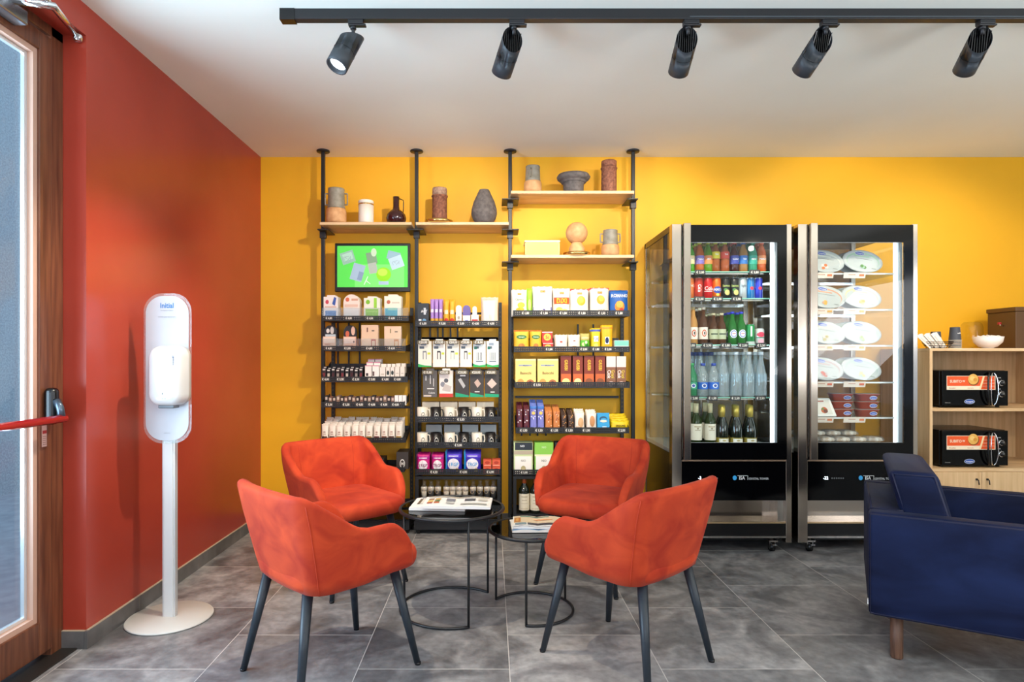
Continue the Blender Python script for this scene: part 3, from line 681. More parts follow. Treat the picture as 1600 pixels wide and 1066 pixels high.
def rustvase(px, z, h, r, label, top=LRUST):
    lv('ribbed_vase', label, 'vase', px, z, [('body', [(r*.94, 0), (r, .01), (r*.98, h*.74), (r*1.08, h*.75), (r*1.08, h*.78), (r*.98, h*.79)], RUST),
        ('glazed_rim', [(r*.98, h*.79), (r*.99, h*.97), (r*.94, h), (r*.8, h*.99), (r*.8, h*.6), (0, h*.6)], top)], 'tall rust coloured vases')
rustvase(687, ZB1+.0065, .242, .053, 'rust coloured cylinder vase on a brass tray on the middle board')
rustvase(951.5, ZB2, .222, .054, 'rust coloured cylinder vase at the right end of the highest board', RUST)
g = G()
prof = [(.030, .0), (.062, .004), (.080, .03), (.0905, .065), (.089, .10), (.074, .155), (.052, .20), (.038, .232), (.034, .238), (.026, .230)]
g.lathe(prof, STONE, (0, 0, 0), 14); tag(g.build('teardrop_vase', loc=(vx(756.5), VY0, ZB1), sub=0, bev=.001), 'grey faceted teardrop vase on the middle oak board', 'vase')
lv('footed_bowl', 'dark grey bowl with a wide bulging rim on the highest oak board', 'bowl', 896, ZB2,
   [('foot', [(.068, 0), (.070, .01), (.072, .055), (.078, .065)], STONE), ('rim', [(.078, .065), (.088, .070), (.086, .08), (.098, .082), (.113, .094), (.118, .108), (.108, .124), (.085, .130), (.07, .122), (0, .08)], STONE)])
lv('ball_vase', 'peach clay vase shaped as a ball on a cone, standing on a brass tray', 'vase', 901, ZB3+.0065,
   [('foot', [(.05, 0), (.055, .006), (.055, .05), (.038, .078), (.034, .09)], PEACH), ('ball', [(.034, .088)]+[(.077*math.cos(a), .155+.077*math.sin(a)) for a in [math.radians(-58+8*k) for k in range(17)]]+[(.034, .218), (.028, .21)], PEACH)])
# brass and glass box
t = thing('brass_box', 'brass box with glass sides and cream lid on the lower right oak board', 'box', (PX(846, 4.37), 4.37, ZB3))
G().box(-.118, .118, -.07, .09, .0, .088, mat((.50, .32, .09), .38, 1)).build('body', t, bev=.001)
g = G()
for x in (-.12, .115): g.box(x, x+.006, -.073, -.067, 0, .09, GOLD)
g.box(-.12, .12, -.073, -.067, .086, .092, GOLD).box(-.12, .12, -.073, -.067, 0, .005, GOLD); g.build('frame', t)
G().box(-.124, .124, -.078, .095, .092, .103, CREAM).build('lid', t, bev=.002)

# ================================================================ SCREEN
t = thing('wall_screen', 'flat screen with black bezel showing drinks on bright green, between two poles', 'screen', (PX(582, 4.40), 4.40, PZ(418, 4.40)))
W2, H2 = 118*4.40/960/2, 76*4.40/960/2
G().box(-W2, W2, 0, .035, -H2, H2, BLK2).build('bezel', t, bev=.005)
g = G()
e = lambda x, z, ep: (x, -.0006-ep, z-H2+.032)
sw, sh = 2*W2-.036, 2*H2-.052
SE = lambda c, k=1.0: mat(c, .6, emit=k*.42, spec=.1)
def rrect(cx, cz, w_, h_, a, asp=sw/sh):
    a = math.radians(a); out = []
    for u, v in ((-1, -1), (1, -1), (1, 1), (-1, 1)):
        x = u*w_/2*asp*0+u*w_/2; y = v*h_/2
        out.append((cx+(x*math.cos(a)-y*math.sin(a)), cz+(x*math.sin(a)+y*math.cos(a))*asp))
    return out
els = [('r', SE('5fdc5c', .75), 0, 0, 1, 1), ('r', SE('7ee77a', .8), .25, .0, .95, .55), ('q', SE('8fb8a8'), rrect(.15, .72, .19, .17, 18)), ('q', SE('a9cdbd'), rrect(.15, .74, .14, .10, 18)), ('q', SE('9db4c9'), rrect(.29, .36, .17, .24, -16)),
       ('q', SE('8398b5'), rrect(.33, .27, .07, .12, -16)), ('q', SE('7d9a80'), rrect(.49, .70, .14, .17, 10)), ('q', SE('a9b3a9'), rrect(.505, .46, .12, .15, 10)), ('e', SE('bcd2b8'), .52, .84, .04, .10),
       ('q', SE('8fb0bd'), rrect(.80, .76, .18, .12, -14)), ('q', SE('b4cdd6'), rrect(.84, .60, .19, .17, 20)), ('e', SE('8fd632'), .66, .31, .105, .17), ('e', SE('b5ee58'), .645, .36, .07, .09), ('q', SE('a5bdd0'), rrect(.66, .10, .14, .05, 0)),
       ('q', SE('d9f5dd'), rrect(.41, .16, .012, .13, -25)), ('q', SE('d9f5dd'), rrect(.44, .12, .08, .01, -38))]
for i in range(5): els.append(('q', SE('6d8a95'), rrect(.10+.022*i, .68+.03*(i % 3), .004, .05, 20+40*i)))
for i in range(5): els.append(('q', SE('7f98a6'), rrect(.79+.022*i, .57+.03*(i % 3), .004, .05, 20+40*i)))
g.art(els, e, sw, sh); g.build('display', t)
G().box(-.05, .05, .035, .17, -.06, .06, BLACK).build('wall_bracket', t)

# ================================================================ PRODUCT BUILDERS
PF = 4.285
LABS = {}
def uniq(lab, grp=None):
    return lab
def pack(w, h, d, col, els, kind='box'):
    """one package; front faces -y, base at z 0, centre x 0"""
    m = col if not isinstance(col, str) else mat(col, .5)
    g = G()
    if kind == 'box': g.box(-w/2, w/2, -d/2, d/2, 0, h, m); g.art(els, lambda x, z, ep: (x, -d/2-ep, z), w, h)
    elif kind == 'card':
        g.box(-w/2, w/2, -d/2, d/2, 0, h*.93, m); g.box(-w*.28, w*.28, -.001, .001, h*.93, h, m)
        g.art(els, lambda x, z, ep: (x, -d/2-ep, z), w, h*.93)
    elif kind == 'bag':
        nx, nz = 10, 12; ph = random.random()*6
        def b(x, z):
            u = 2*x/w; v = max(0, min(1, z/h)); e = max(0, 1-abs(u)**3)
            return d/2*e*(math.sin(PI*min(1, max(0, v)))**.45)*(1+.10*math.sin(9*u+ph+7*v))+.002
        vs = []; fs = []
        for s_ in (-1, 1):
            for j in range(nz+1):
                for i in range(nx+1):
                    x = w*(i/nx-.5); z = h*j/nz; nar = 1-.04*math.sin(PI*j/nz); vs.append((x*nar, s_*b(x, z), z+(.0022*math.sin(i*2.1+ph) if j in (0, nz) else 0)*(j > 0)))
        K = (nx+1)*(nz+1)
        for j in range(nz):
            for i in range(nx):
                a = j*(nx+1)+i; fs.append((a, a+1, a+nx+2, a+nx+1)); fs.append((K+a, K+a+nx+1, K+a+nx+2, K+a+1))
        for j in range(nz):
            a = j*(nx+1); fs.append((a, a+nx+1, K+a+nx+1, K+a)); a += nx; fs.append((a, K+a, K+a+nx+1, a+nx+1))
        for i in range(nx): fs.append((i, K+i, K+i+1, i+1)); a = nz*(nx+1)+i; fs.append((a, a+1, K+a+1, K+a))
        g.add(vs, fs, m, True)
        g.art(els, lambda x, z, ep: (x*(1-.04*math.sin(PI*z/h)), -b(x, z)-ep-.0012, z), w, h, True)
    elif kind == 'arch':
        ring = [(-w/2, 0), (w/2, 0)]+[(w/2*math.cos(PI*k/10), h-w/2+w/2*math.sin(PI*k/10)) for k in range(11)]
        g.loft([[(x, y, z) for x, z in ring] for y in (-d/2, d/2)], m, False); g.art(els, lambda x, z, ep: (x, -d/2-ep, z), w, h)
    return g
def put(g, name, label, cat, x, y, z, grp=None, tilt=0, rz=0, deep=0, dy=.03, dz=0, back=None, bev=0):
    o = g.build(name, loc=(x, y, z), rot=(tilt, 0, rz), bev=bev); tag(o, label, cat, grp)
    for k in range(deep):
        c = o.copy(); C.objects.link(c); c.location = (x, y+dy*(k+1), z+dz*(k+1))
        c['label'] = back or ('%s, behind the front one' % ' '.join(label.split()[:12]).rstrip(',')); c['group'] = grp or name.replace('_', ' ')+' packs in the same row'
        if not grp: o['group'] = c['group']
    return o
TAGM = mat('3c3835', .5); TAGW = mat('f4efe4', .5)
def rack(name_lab, x0, x1, zt, base_top, lbl):
    t = thing('display_rack', lbl, 'rack', ((x0+x1)/2, 4.29, 0), 0, 'black metal display racks')
    cx = (x0+x1)/2; hw = (x1-x0)/2
    for s_ in (-1, 1):
        g = G(); xx = s_*(hw-.012)
        g.box(xx-.012, xx+.012, .22, .245, 0.02, zt, BLACK); 
        for k in range(int((zt-.15)/.03)): g.box(xx-.004, xx+.004, .2195, .2201, .12+k*.03, .133+k*.03, mat('5a4a26', .6))
        g.build('upright', t)
    g = G(); g.box(-hw, hw, .0, .24, 0.03, .10, BLACK); g.box(-hw, hw, -.02, .24, .10, .108, BLK2)
    for s_ in (-1, 1): g.box(s_*(hw-.03)-.012, s_*(hw-.03)+.012, .02, .05, 0, .03, BLK2)
    g.build('plinth', t, bev=.002)
    return t
def tray_(rk, x0, x1, zb, zt, tags, tilt=0, holes=2, depth=.235, acr=0, lipm=None, side=.05):
    """open shelf tray: floor rising by tilt to the back, low sides, front lip with punched holes, price tags"""
    cx, cy = rk.location.x, rk.location.y; y0 = 4.26-cy
    a, b = x0-cx, x1-cx; g = G(); zk = zb+tilt*depth
    g.hexa([(a, y0, zb-.003), (b, y0, zb-.003), (a, y0+depth, zk-.003), (b, y0+depth, zk-.003), (a, y0, zb), (b, y0, zb), (a, y0+depth, zk), (b, y0+depth, zk)], BLACK)
    for xx in (a, b-.002):
        g.hexa([(xx, y0, zb), (xx+.002, y0, zb), (xx, y0+depth, zk), (xx+.002, y0+depth, zk), (xx, y0, zt), (xx+.002, y0, zt), (xx, y0+depth, zk+side), (xx+.002, y0+depth, zk+side)], BLACK)
    g.box(a, b, y0+depth-.002, y0+depth, zk, zk+side*.6, BLACK)
    t = g.build('tray', rk)
    g = G(); g.perf(a, b, zb-.004, zt, BLACK, lambda x, z: (x, y0-.001, z), rows=holes) if holes else g.box(a, b, y0-.002, y0, zb-.004, zt, BLACK)
    g.build('front_lip', t, solid=.0016 if holes else 0)
    if acr: G().box(a, b, y0-.0015, y0+.0005, zt, zt+acr, thin((.90, .93, .95), solid=.06)).build('clear_guard', t)
    th = (zt-zb)*.86
    for px, s_ in tags:
        x = PX(px, 4.257)-cx; w_ = .0085*len(s_)*th/.03+.008; zc = (zb+zt)/2-.001
        g = G(); g.box(x-w_/2, x+w_/2, y0-.006, y0-.0035, zc-th/2, zc+th/2, TAGM)
        tv, tf = text_geo(s_); sz = th*.70
        g.add([(x+p*sz*.82, y0-.0066, zc+(q-.35)*sz) for p, q in tv], tf, TAGW)
        g.build('price_tag', t)
    return t
def lipz(y0, y1): return PZ(y1, 4.26), PZ(y0, 4.26)
def row(zb, items, y=PF, tilt=0):
    for it in items:
        px0, px1, py, kind, col, els, name, cat, lab = it[:9]; o = it[9] if len(it) > 9 else {}
        w = (px1-px0)*y/FP*.97; d = o.get('d', .03); base = zb+.0015+o.get('lift', 0)+tilt*(y-4.256+d); h = o.get('h') or PZ(py, y)-base
        g = pack(w, h, d, col, els, kind)
        put(g, name, lab, cat, PX((px0+px1)/2, y), y+d/2+.004+o.get('yo', 0), base, o.get('grp'), o.get('t', 0), o.get('rz', 0), o.get('n', 0), d+.003, (d+.003)*tilt, o.get('back'))

# ================================================================ LEFT RACK (under the screen)
xa, xb = PX(503, 4.26), PX(638.5, 4.26)
R1 = rack('', xa, xb, 1.60, 0, 'black display rack with cosmetics under the green screen')
def bars(rk, zs, vx_=()):
    cx = rk.location.x; 
    hw = .30 if rk is not R3_[0] else .40
    for z in zs: G().box(-hw+.02, hw-.02, .225, .24, z-.008, z+.008, BLACK).build('cross_bar', rk)
    for x, z0, z1 in vx_: G().box(x-cx-.006, x-cx+.006, .226, .238, z0, z1, BLACK).build('divider_bar', rk)
R3_ = [None]
bars(R1, (1.52, 1.30, 1.08, .87, .70), [(PX(p, 4.52), 1.1, 1.5) for p in (528, 545, 562)])
z0, z1 = lipz(493.5, 501); tray_(R1, xa, xb, z0, z1, [(514, '€ 4,80'), (545, '€ 4,80'), (578, '€ 4,50'), (612, '€ 4,80')], acr=.055)
D = dict(d=.018, n=3)
row(z0, [(505, 528, 461, 'card', 'f0e6e0', [('r', '4f86c6', .12, .0, .88, .42), ('e', 'd24a5a', .25, .78, .12, .09), ('q', mat('3858a8'), [(.6, .7), (.8, .62), (.9, .95), (.75, 1.0)]), ('r', 'd9b0a0', .1, .55, .9, .60)], 'wipes_pack', 'packet', 'white hanging packet with blue lower panel, left on the top cosmetics tray', D),
         (536, 562, 460, 'arch', 'f3e2d6', [('e', 'd96a4a', .25, .80, .12, .08), ('r', 'e8c2ae', .08, .52, .9, .62), ('r', 'd8a58c', .5, .76, .9, .84), ('r', 'f6f0ea', .05, .05, .95, .45)], 'wipes_pack', 'packet', 'rounded cream packet with orange dot, second on the top cosmetics tray', D),
         (568, 594, 463, 'card', 'eee8da', [('r', '86c81e', .1, .0, .9, .52), ('e', '7fbf2a', .25, .82, .13, .10), ('r', '9ad43a', .62, .55, .80, 1.0), ('r', 'a5dd55', .15, .38, .85, .42)], 'wipes_pack', 'packet', 'cream packet with bright green lower half on the top cosmetics tray', D),
         (600, 627, 460, 'card', 'f1ead8', [('r', '35b5cc', .05, .0, .78, .50), ('e', 'c06a50', .25, .76, .11, .08), ('r', '8fd0c0', .2, .42, .75, .52), ('r', 'd8cdb8', .45, .7, .9, .76)], 'wipes_pack', 'packet', 'cream packet with turquoise lower half on the top cosmetics tray', D)])
z0, z1 = lipz(540.5, 548); tray_(R1, xa, PX(634, 4.26), z0, z1, [(514, '€ 4,80'), (543, '€ 5,00'), (577, '€ 4,80'), (612, '€ 4,50')], acr=.05)
row(z0, [(504, 525, 508, 'arch', '22262c', [('e', 'e8e2dc', .3, .78, .13, .09), ('e', 'd8d2cc', .62, .80, .14, .15), ('r', 'c8d4da', .1, .55, .9, .64)], 'mask_pack', 'packet', 'black packet with white dots behind a peach one, left on the second cosmetics tray', dict(d=.012, yo=.03)),
         (504, 524, 526, 'box', 'efc7ac', [('r', 'f5ddcb', .06, .55, .94, .94), ('r', 'c07a60', .15, .42, .6, .47)], 'mask_box', 'box', 'small peach box in front of the black packet with white dots', dict(d=.02)),
         (535, 556, 508, 'arch', '22262c', [('e', 'd2694a', .28, .66, .15, .12), ('e', 'e8bfa8', .72, .78, .15, .18), ('r', 'c8d4da', .1, .48, .5, .52)], 'mask_pack', 'packet', 'black packet with orange dot, second on the second cosmetics tray', dict(d=.012, yo=.03)),
         (536, 556, 526, 'box', 'f0b898', [('r', 'f6d6c4', .06, .5, .94, .94), ('r', 'b86a58', .15, .3, .8, .36), ('r', '4a3a34', .8, .55, .9, .7)], 'mask_box', 'box', 'small salmon box in front of the black packet with orange dot', dict(d=.02)),
         (564, 591, 508, 'box', 'eec9a8', [('r', 'b3402e', .58, .02, .86, .44), ('r', 'eec9a8', .63, .06, .81, .38), ('r', '8a5a4a', .32, .72, .40, .9), ('r', '7a6a5a', .62, .75, .78, .80)], 'perfume_box', 'box', 'tan box with a red bottle outline on the second cosmetics tray', dict(d=.02, n=1)),
         (600, 627, 510, 'box', 'efcdae', [('r', 'd98a4a', .58, .06, .86, .46), ('r', 'efc9a0', .63, .10, .81, .38), ('r', '8a7a4a', .34, .72, .40, .9), ('r', '7a6a5a', .62, .75, .8, .80)], 'perfume_box', 'box', 'tan box with an orange bottle outline on the second cosmetics tray', dict(d=.02, n=1))])
z0, z1 = lipz(588.5, 596.5); tray_(R1, xa, PX(637, 4.26), z0, z1, [(508.6, '€ 4,00'), (532, '€ 3,50'), (556, '€ 3,50'), (581, '€ 5,80'), (602, '€ 4,80'), (621, '€ 4,80')], tilt=.42, side=.04)
lk = [('r', '8a2f3a', .2, .1, .8, .5), ('r', 'd8d0c8', .15, .7, .85, .9)]
row(z0, [(503+7.2*k, 509+7.2*k, 575+1.5*(k % 2), 'box', '17171b' if k % 3 else '2a1a1e', [('r', ['7a2a30', 'c8b8a8', '4a1a20', '9a8a80'][k % 4], .2, .1, .8, .5), ('r', 'd8d0c8', .15, .75, .85, .9)], 'lipstick_box', 'box',
      'slim black lipstick box, %s from the left on the sloping cosmetics tray' % ['first', 'second', 'third', 'fourth', 'fifth', 'sixth', 'seventh', 'eighth', 'ninth'][k], dict(d=.025, n=1, grp='slim lipstick boxes')) for k in range(9)], tilt=.42)
row(z0, [(570, 580.5, 571, 'box', 'f4e8e0', [('r', '3a2a2a', .15, .05, .5, .3), ('r', 'd98aa0', 0, .92, 1, 1)], 'cream_box', 'box', 'white box with pink top edge, left of the pair on the sloping tray', dict(d=.05, n=2)), (581.5, 592, 571, 'box', 'f6eee6', [('r', '5a3a3a', -.2+.25, .05, .3, .45), ('r', 'd98aa0', 0, .92, 1, 1)], 'cream_box', 'box', 'white box with pink top edge, right of the pair on the sloping tray', dict(d=.05, n=2)),
         (593, 602, 574, 'box', 'f2e6da', [('r', 'cabba8', .2, .2, .8, .3)], 'cream_box', 'box', 'plain white box left of the two boxes with dark ovals', dict(d=.05, n=1)), (603, 609, 574, 'box', 'f2e6da', [('e', '26302c', .5, .4, .35, .24)], 'cream_box', 'box', 'white box with dark oval, left one of two', dict(d=.05, n=1)),
         (610, 616, 574, 'box', 'f2e6da', [('e', '26302c', .5, .4, .35, .24)], 'cream_box', 'box', 'white box with dark oval, right one of two', dict(d=.05, n=1)), (617, 624, 573, 'box', 'efe2d4', [('r', 'b8a898', .2, .3, .8, .36)], 'cream_box', 'box', 'plain white box, second from the right end of the sloping tray', dict(d=.05, n=1)),
         (625, 632, 573, 'box', 'efe2d4', [('r', 'b8a898', .2, .3, .8, .36)], 'cream_box', 'box', 'plain white box at the right end of the sloping tray', dict(d=.05, n=1))], tilt=.42)
z0, z1 = lipz(628, 636); tray_(R1, xa-.006, PX(632, 4.26), z0, z1, [(514, '€ 3,50'), (541, '€ 3,50'), (562, '€ 4,00'), (581, '€ 4,00'), (600, '€ 4,00'), (618, '€ 4,00')], tilt=.12)
row(z0, [(507+6.1*k, 512.5+6.1*k, 621-2*(k % 3 == 0), 'box', ['2a2422', '7a5548', '3a302e', '8a6a58'][k % 4], [('r', 'cdb8a8', .2, .6, .8, .9)], 'pencil_box', 'box', 'tiny dark make-up box on the fourth cosmetics tray', dict(d=.03, n=1, grp='tiny dark make-up boxes on the fourth tray', back='tiny dark make-up box on the fourth cosmetics tray')) for k in range(18)], tilt=.12)
row(z0, [(616.5+6.1*k, 622+6.1*k, 618, 'box', 'f6efe8', [('r', 'd8c8bc', .3, .3, .7, .4)], 'small_white_box', 'box', 'small white box in a row of three at the right of the fourth tray', dict(d=.04, grp='row of three small white boxes')) for k in range(3)], tilt=.12)
z0, z1 = lipz(684, 691); tray_(R1, xa, PX(634, 4.26), z0, z1, [], tilt=.25)
for r_ in range(5):
    for k in range(11):
        px = 507+11.6*k+random.uniform(-.6, .6); yy = PF+.035*r_; zb = z0+.25*(.03+.035*r_)
        g_ = G()
        key = ('sachet', k % 4)
        if key not in LABS:
            LABS[key] = pack(.047, .112, .018, 'ece0d2', [('r', ['7a4a38', '5a3a30', 'a8803a', '6a3030'][k % 4], .1, .08, .9, .26), ('r', 'c8a898', .3, .36, .7, .42), ('e', 'b8988a', .5, .52, .2, .05), ('r', 'd8cabc', 0, .93, 1, .95)], 'bag').mesh('sachet')
        o = bpy.data.objects.new('cotton_sachet', LABS[key]); C.objects.link(o); o.location = (PX(px, PF), yy+.012, zb); o.rotation_euler = (-.08+random.uniform(-.05, .05), 0, random.uniform(-.06, .06)); o.scale = (1, 1, .98+random.uniform(-.04, .06))
        tag(o, 'cream sachet with brown print standing in the packed fifth tray of the cosmetics rack', 'sachet', 'cream sachets packed in the fifth tray')
# dark boxes below, partly behind the chair
z0, z1 = lipz(730, 737); tray_(R1, xa, PX(632, 4.26), z0, z1, [], tilt=.05)
row(z0, [(619, 638, 707, 'box', '3a3330', [('e', 'e8e4de', .5, .32, .22, .27), ('e', '3a3330', .5, .32, .17, .21), ('t', 'M', 'e8e4de', .5, .32, .26)], 'gift_box', 'box', 'dark brown box with a round white logo beside the chair back', dict(d=.17)),
         (560, 600, 717, 'box', '2a2624', [('r', '5a5450', .1, .3, .5, .4)], 'gift_box', 'box', 'dark flat box mostly hidden behind the back left chair', dict(d=.15))], tilt=.05)
z0, z1 = lipz(790, 798); tray_(R1, xa, PX(638, 4.26), z0, z1, [(613, '€ 4,80')], tilt=0)

# ================================================================ MIDDLE RACK
xa, xb = PX(646, 4.26), PX(785, 4.26)
R2 = rack('', xa, xb, 1.64, 0, 'black display rack with phone cables and mugs between the two middle poles')
bars(R2, (1.56, 1.375, 1.14, .86), [(PX(p, 4.52), 1.38, 1.5) for p in (672, 684, 692, 704, 715)])
xa, xb = PX(649, 4.26), PX(782, 4.26)
z0, z1 = lipz(501.5, 509.5); tray_(R2, xa, xb, z0, z1, [(661, '€ 6,00'), (691, '€ 5,00'), (720, '€ 3,00'), (743, '€ 4,50'), (767, '€ 4,00')])
TW = lambda s_, c, x, z, h: ('t', s_, c, x, z, h)
row(z0, [(652, 670, 474, 'box', '2b2f36', [('r', 'e4e2e0', .1, .2, .35, .3), ('r', 'c8ccd0', .55, .5, .75, .8), ('e', '6a9ac0', .6, .2, .2, .12), TW('ACT', 'e8e4e0', .6, .65, .16)], 'care_box', 'box', 'dark grey box with white print at the left of the top middle tray', dict(d=.05, n=1))]
    + [(672+6.6*k, 678.2+6.6*k, 467, 'bag', 'b58ad0', [('r', 'e8b040', .0, .08, 1, .28), ('r', '7a3aa0', 0, 0, 1, .08), ('r', 'efe4f4', .1, .5, .9, .62)], 'lilac_sachet', 'sachet', 'lilac sachet with orange band, %s of three on the top middle tray' % ['left', 'middle', 'right'][k], dict(d=.03, n=2, grp='lilac sachets')) for k in range(3)]
    + [(693+9*k, 701.6+9*k, 468, 'bag', 'f0b02a', [('e', 'd83a28', .5, .2, .42, .10), ('r', 'f6e6c0', .15, .45, .85, .60), ('r', 'e06a2a', 0, 0, 1, .07)], 'orange_sachet', 'sachet', 'orange yellow sachet with red dot, %s one of two' % ['left', 'right'][k], dict(d=.03, n=1, grp='orange yellow sachets')) for k in range(2)]
    + [(712, 721.5, 477, 'arch', 'eadfd0', [('r', 'c8b8a8', .3, .1, .7, .3), ('e', 'a89888', .5, .4, .2, .08)], 'care_bottle_box', 'box', 'small cream arched pack left of the violet arched pack', dict(d=.03, n=1)),
       (723, 735, 477, 'arch', '6a5a9a', [('r', 'f0e8e0', 0, 0, 1, .5), ('r', '8a8ac0', .3, .15, .7, .3)], 'care_bottle_box', 'box', 'arched pack with violet top and white lower half', dict(d=.03, n=1)),
       (736, 748, 492, 'box', 'f2dcd6', [('r', 'd83a3a', .1, .3, .9, .6)], 'plaster_box', 'box', 'small white box with a red stripe on the top middle tray', dict(d=.03)),
       (738, 745, 478, 'arch', 'f3eee6', [], 'small_bottle', 'bottle', 'tiny white bottle behind the small box with a red stripe', dict(d=.02, yo=.035)),
       (751, 779, 464, 'bag', 'e0cdb6', [('r', 'f3e8dc', .14, .04, .78, .86), ('r', 'e6d4c4', .3, .2, .62, .4), ('r', 'c9b49c', .1, .9, .9, .93)], 'tissue_pack', 'packet', 'large clear packet of cream tissues at the right of the top middle tray', dict(d=.05, n=1))])
cards = [(653, 674.5, '20,00'), (676, 696, '10,00'), (697, 717.5, '20,00'), (718.5, 737.5, '20,00'), (739, 759, '18,00'), (760, 779.5, '')]
names = ['white phone cable card with green edge, first of the upper hanging row', 'white card with black plug cable, second of the upper hanging row', 'white card with pale cable, third of the upper hanging row',
         'white card with grey cable, fourth of the upper hanging row', 'white card with four dark cables and green foot, left one', 'white card with four dark cables and green foot, right one']
z0 = PZ(574, PF)
for k, (a, b_, p) in enumerate(cards):
    base = [('r', '55606c', .1, .70, .45, .80), ('r', '8a98a8', .2, .83, .6, .93)]
    if k < 4: base += [('r', ['8a8a8a', '26262a', 'b8b4b0', '6a6a6e'][k], .34, .30, .40, .62), ('r', ['8a8a8a', '26262a', 'b8b4b0', '6a6a6e'][k], .58, .30, .64, .58), ('r', ['8a8a8a', '3a3a3e', '4a5058', '4a4a4e'][k], .36, .56, .62, .62), ('r', 'cfd83a', .70, .48, .92, .56)]
    else: base += [('r', '26303a', .28+.13*j, .26, .32+.13*j, .56) for j in range(4)]+[('r', '5a6a78', .22, .2, .8, .24), ('r', '0f6a5a', .08, .68, .3, .78)]
    base += [('q', mat('2fae55' if k in (0, 4, 5) else 'efe6dc'), [(0, 0), (1, 0), (1, .10 if k else .04), (.5, .06), (0, .12)])]
    row(z0, [(a, b_, 530, 'card', ['efe8d6', 'f2e9dc', 'f0ead8', 'f2e8da', 'eef0ea', 'eef0ea'][k], base, 'cable_card', 'blister card', names[k], dict(d=.014, n=2))])
z0 = PZ(621, PF)
cs = [(660.5, 683, '15,00', '5e5854', [('q', mat('2a8ab8'), [(0, 1), (0, .86), (.35, .9), (.3, 1)]), ('r', 'efeae4', .18, .62, .24, .80), ('r', 'efeae4', .5, .50, .55, .82), ('r', 'efeae4', .74, .40, .78, .70), ('r', 'efeae4', .3, .30, .8, .33), ('t', 'Colors', 'efeae4', .62, .16, .1), ('r', 'd8c8b8', .05, .02, .6, .08)], 'brown grey earphone card, first of the lower hanging row'),
      (686, 708, '25,00', 'efe2d8', [('r', 'd83a2a', 0, 0, 1, .13), ('e', '5a5a60', .5, .62, .16, .08), ('e', '8a8a90', .25, .48, .16, .1), ('q', mat('c8bab0'), [(.2, .25), (.8, .2), (.9, .4), (.4, .5)])], 'white card with red foot, second of the lower hanging row'),
      (711, 733, '20,00', '3f3834', [('q', mat('18a070'), [(0, 0), (1, 0), (1, .06), (0, .17)]), ('q', mat('b8b4b0'), [(.2, .65), (.4, .72), (.75, .42), (.6, .32)]), ('r', 'e0dad4', .35, .78, .75, .84)], 'dark card with long grey charger and green foot, third of the lower hanging row'),
      (734, 756, '20,00', '3f3834', [('q', mat('18a070'), [(0, 0), (1, 0), (1, .06), (0, .17)]), ('q', mat('c8a898'), [(.3, .55), (.55, .68), (.8, .5), (.55, .35)]), ('r', 'e0dad4', .35, .10+.08, .7, .22)], 'dark card with cube charger, next to the last of the lower hanging row'),
      (757, 780, '20,00', '3f3834', [('q', mat('18a070'), [(0, 0), (1, 0), (1, .10), (0, .13)]), ('q', mat('d8bcae'), [(.15, .5), (.5, .7), (.85, .5), (.5, .32)]), ('r', 'e0dad4', .4, .17, .7, .21)], 'dark card with pale cube charger at the right end of the lower hanging row')]
for a, b_, p, col, els, lab in cs: row(z0, [(a, b_, 576, 'card', col, els, 'charger_card', 'blister card', lab, dict(d=.016, n=2))])
g0 = []
for (py, lst) in ((535, [(661, '€20,00'), (686, '€10,00'), (708, '€20,00'), (727, '€20,00'), (748, '€18,00')]), (582, [(668, '€15,00'), (694, '€25,00'), (722, '€20,00'), (744, '€20,00'), (767, '€20,00')])):
    for px, s_ in lst:
        cx = R2.location.x; x = PX(px, 4.26)-cx; z = PZ(py, 4.26); y0 = -.03
        g = G(); g.box(x-.038, x+.038, y0-.002, y0, z-.013, z+.013, mat('6e6248', .5)); dtext(g, s_, TAGW, x, z, .022, y0-.0026)
        g.tube([(x, y0, z+.004), (x, .23, z+.02)], .002, STEEL, 6); g.build('hook_with_tag', R2)
for z in (PZ(529, 4.52), PZ(574, 4.52)+.02): G().box(-.28, .28, .225, .24, z-.01, z+.01, BLACK).build('cross_bar', R2)
z0 = PZ(624, 4.26); 
def mug(px, z, dark, label, rr=.037, hh=.096, y=PF):
    key = ('mug', dark)
    if key not in LABS:
        mt = mat('201d1c', .3) if dark else mat('eee4d2', .3); w_ = mat('e9e2d6' if dark else '2a2624', .5)
        b = G().lathe([(rr*.9, 0), (rr, .006), (rr, hh), (rr*.9, hh), (rr*.88, .006), (0, .006)], mt, (0, 0, 0), 24)
        cy = lambda x, zz, ep: (x, -math.sqrt(max(0, (rr+ep)**2-x*x)), zz)
        b.art([('e', w_, .62, .40, .18, .27), ('e', mt, .62, .40, .145, .22), ('r', w_, .55, .38, .69, .43)], cy, 2*rr, hh, True)
        h = G().tube([(rr*.95*math.cos(.3), rr*.95*math.sin(.3)*-1, hh*.82), (rr*1.35, -.008, hh*.82), (rr*1.5, -.009, hh*.5), (rr*1.35, -.008, hh*.22), (rr*.95*math.cos(.3), -rr*.95*math.sin(.3), hh*.2)], .0045, mt, 8)
        LABS[key] = (b.mesh('cup'), h.mesh('handle'))
    t = thing('mug', label, 'mug', (PX(px, y), y+rr+.002, z), 0, 'enamel style mugs in the middle rack')
    for nm, me in zip(('cup', 'handle'), LABS[key]):
        o = bpy.data.objects.new(nm, me); C.objects.link(o); o.parent = t
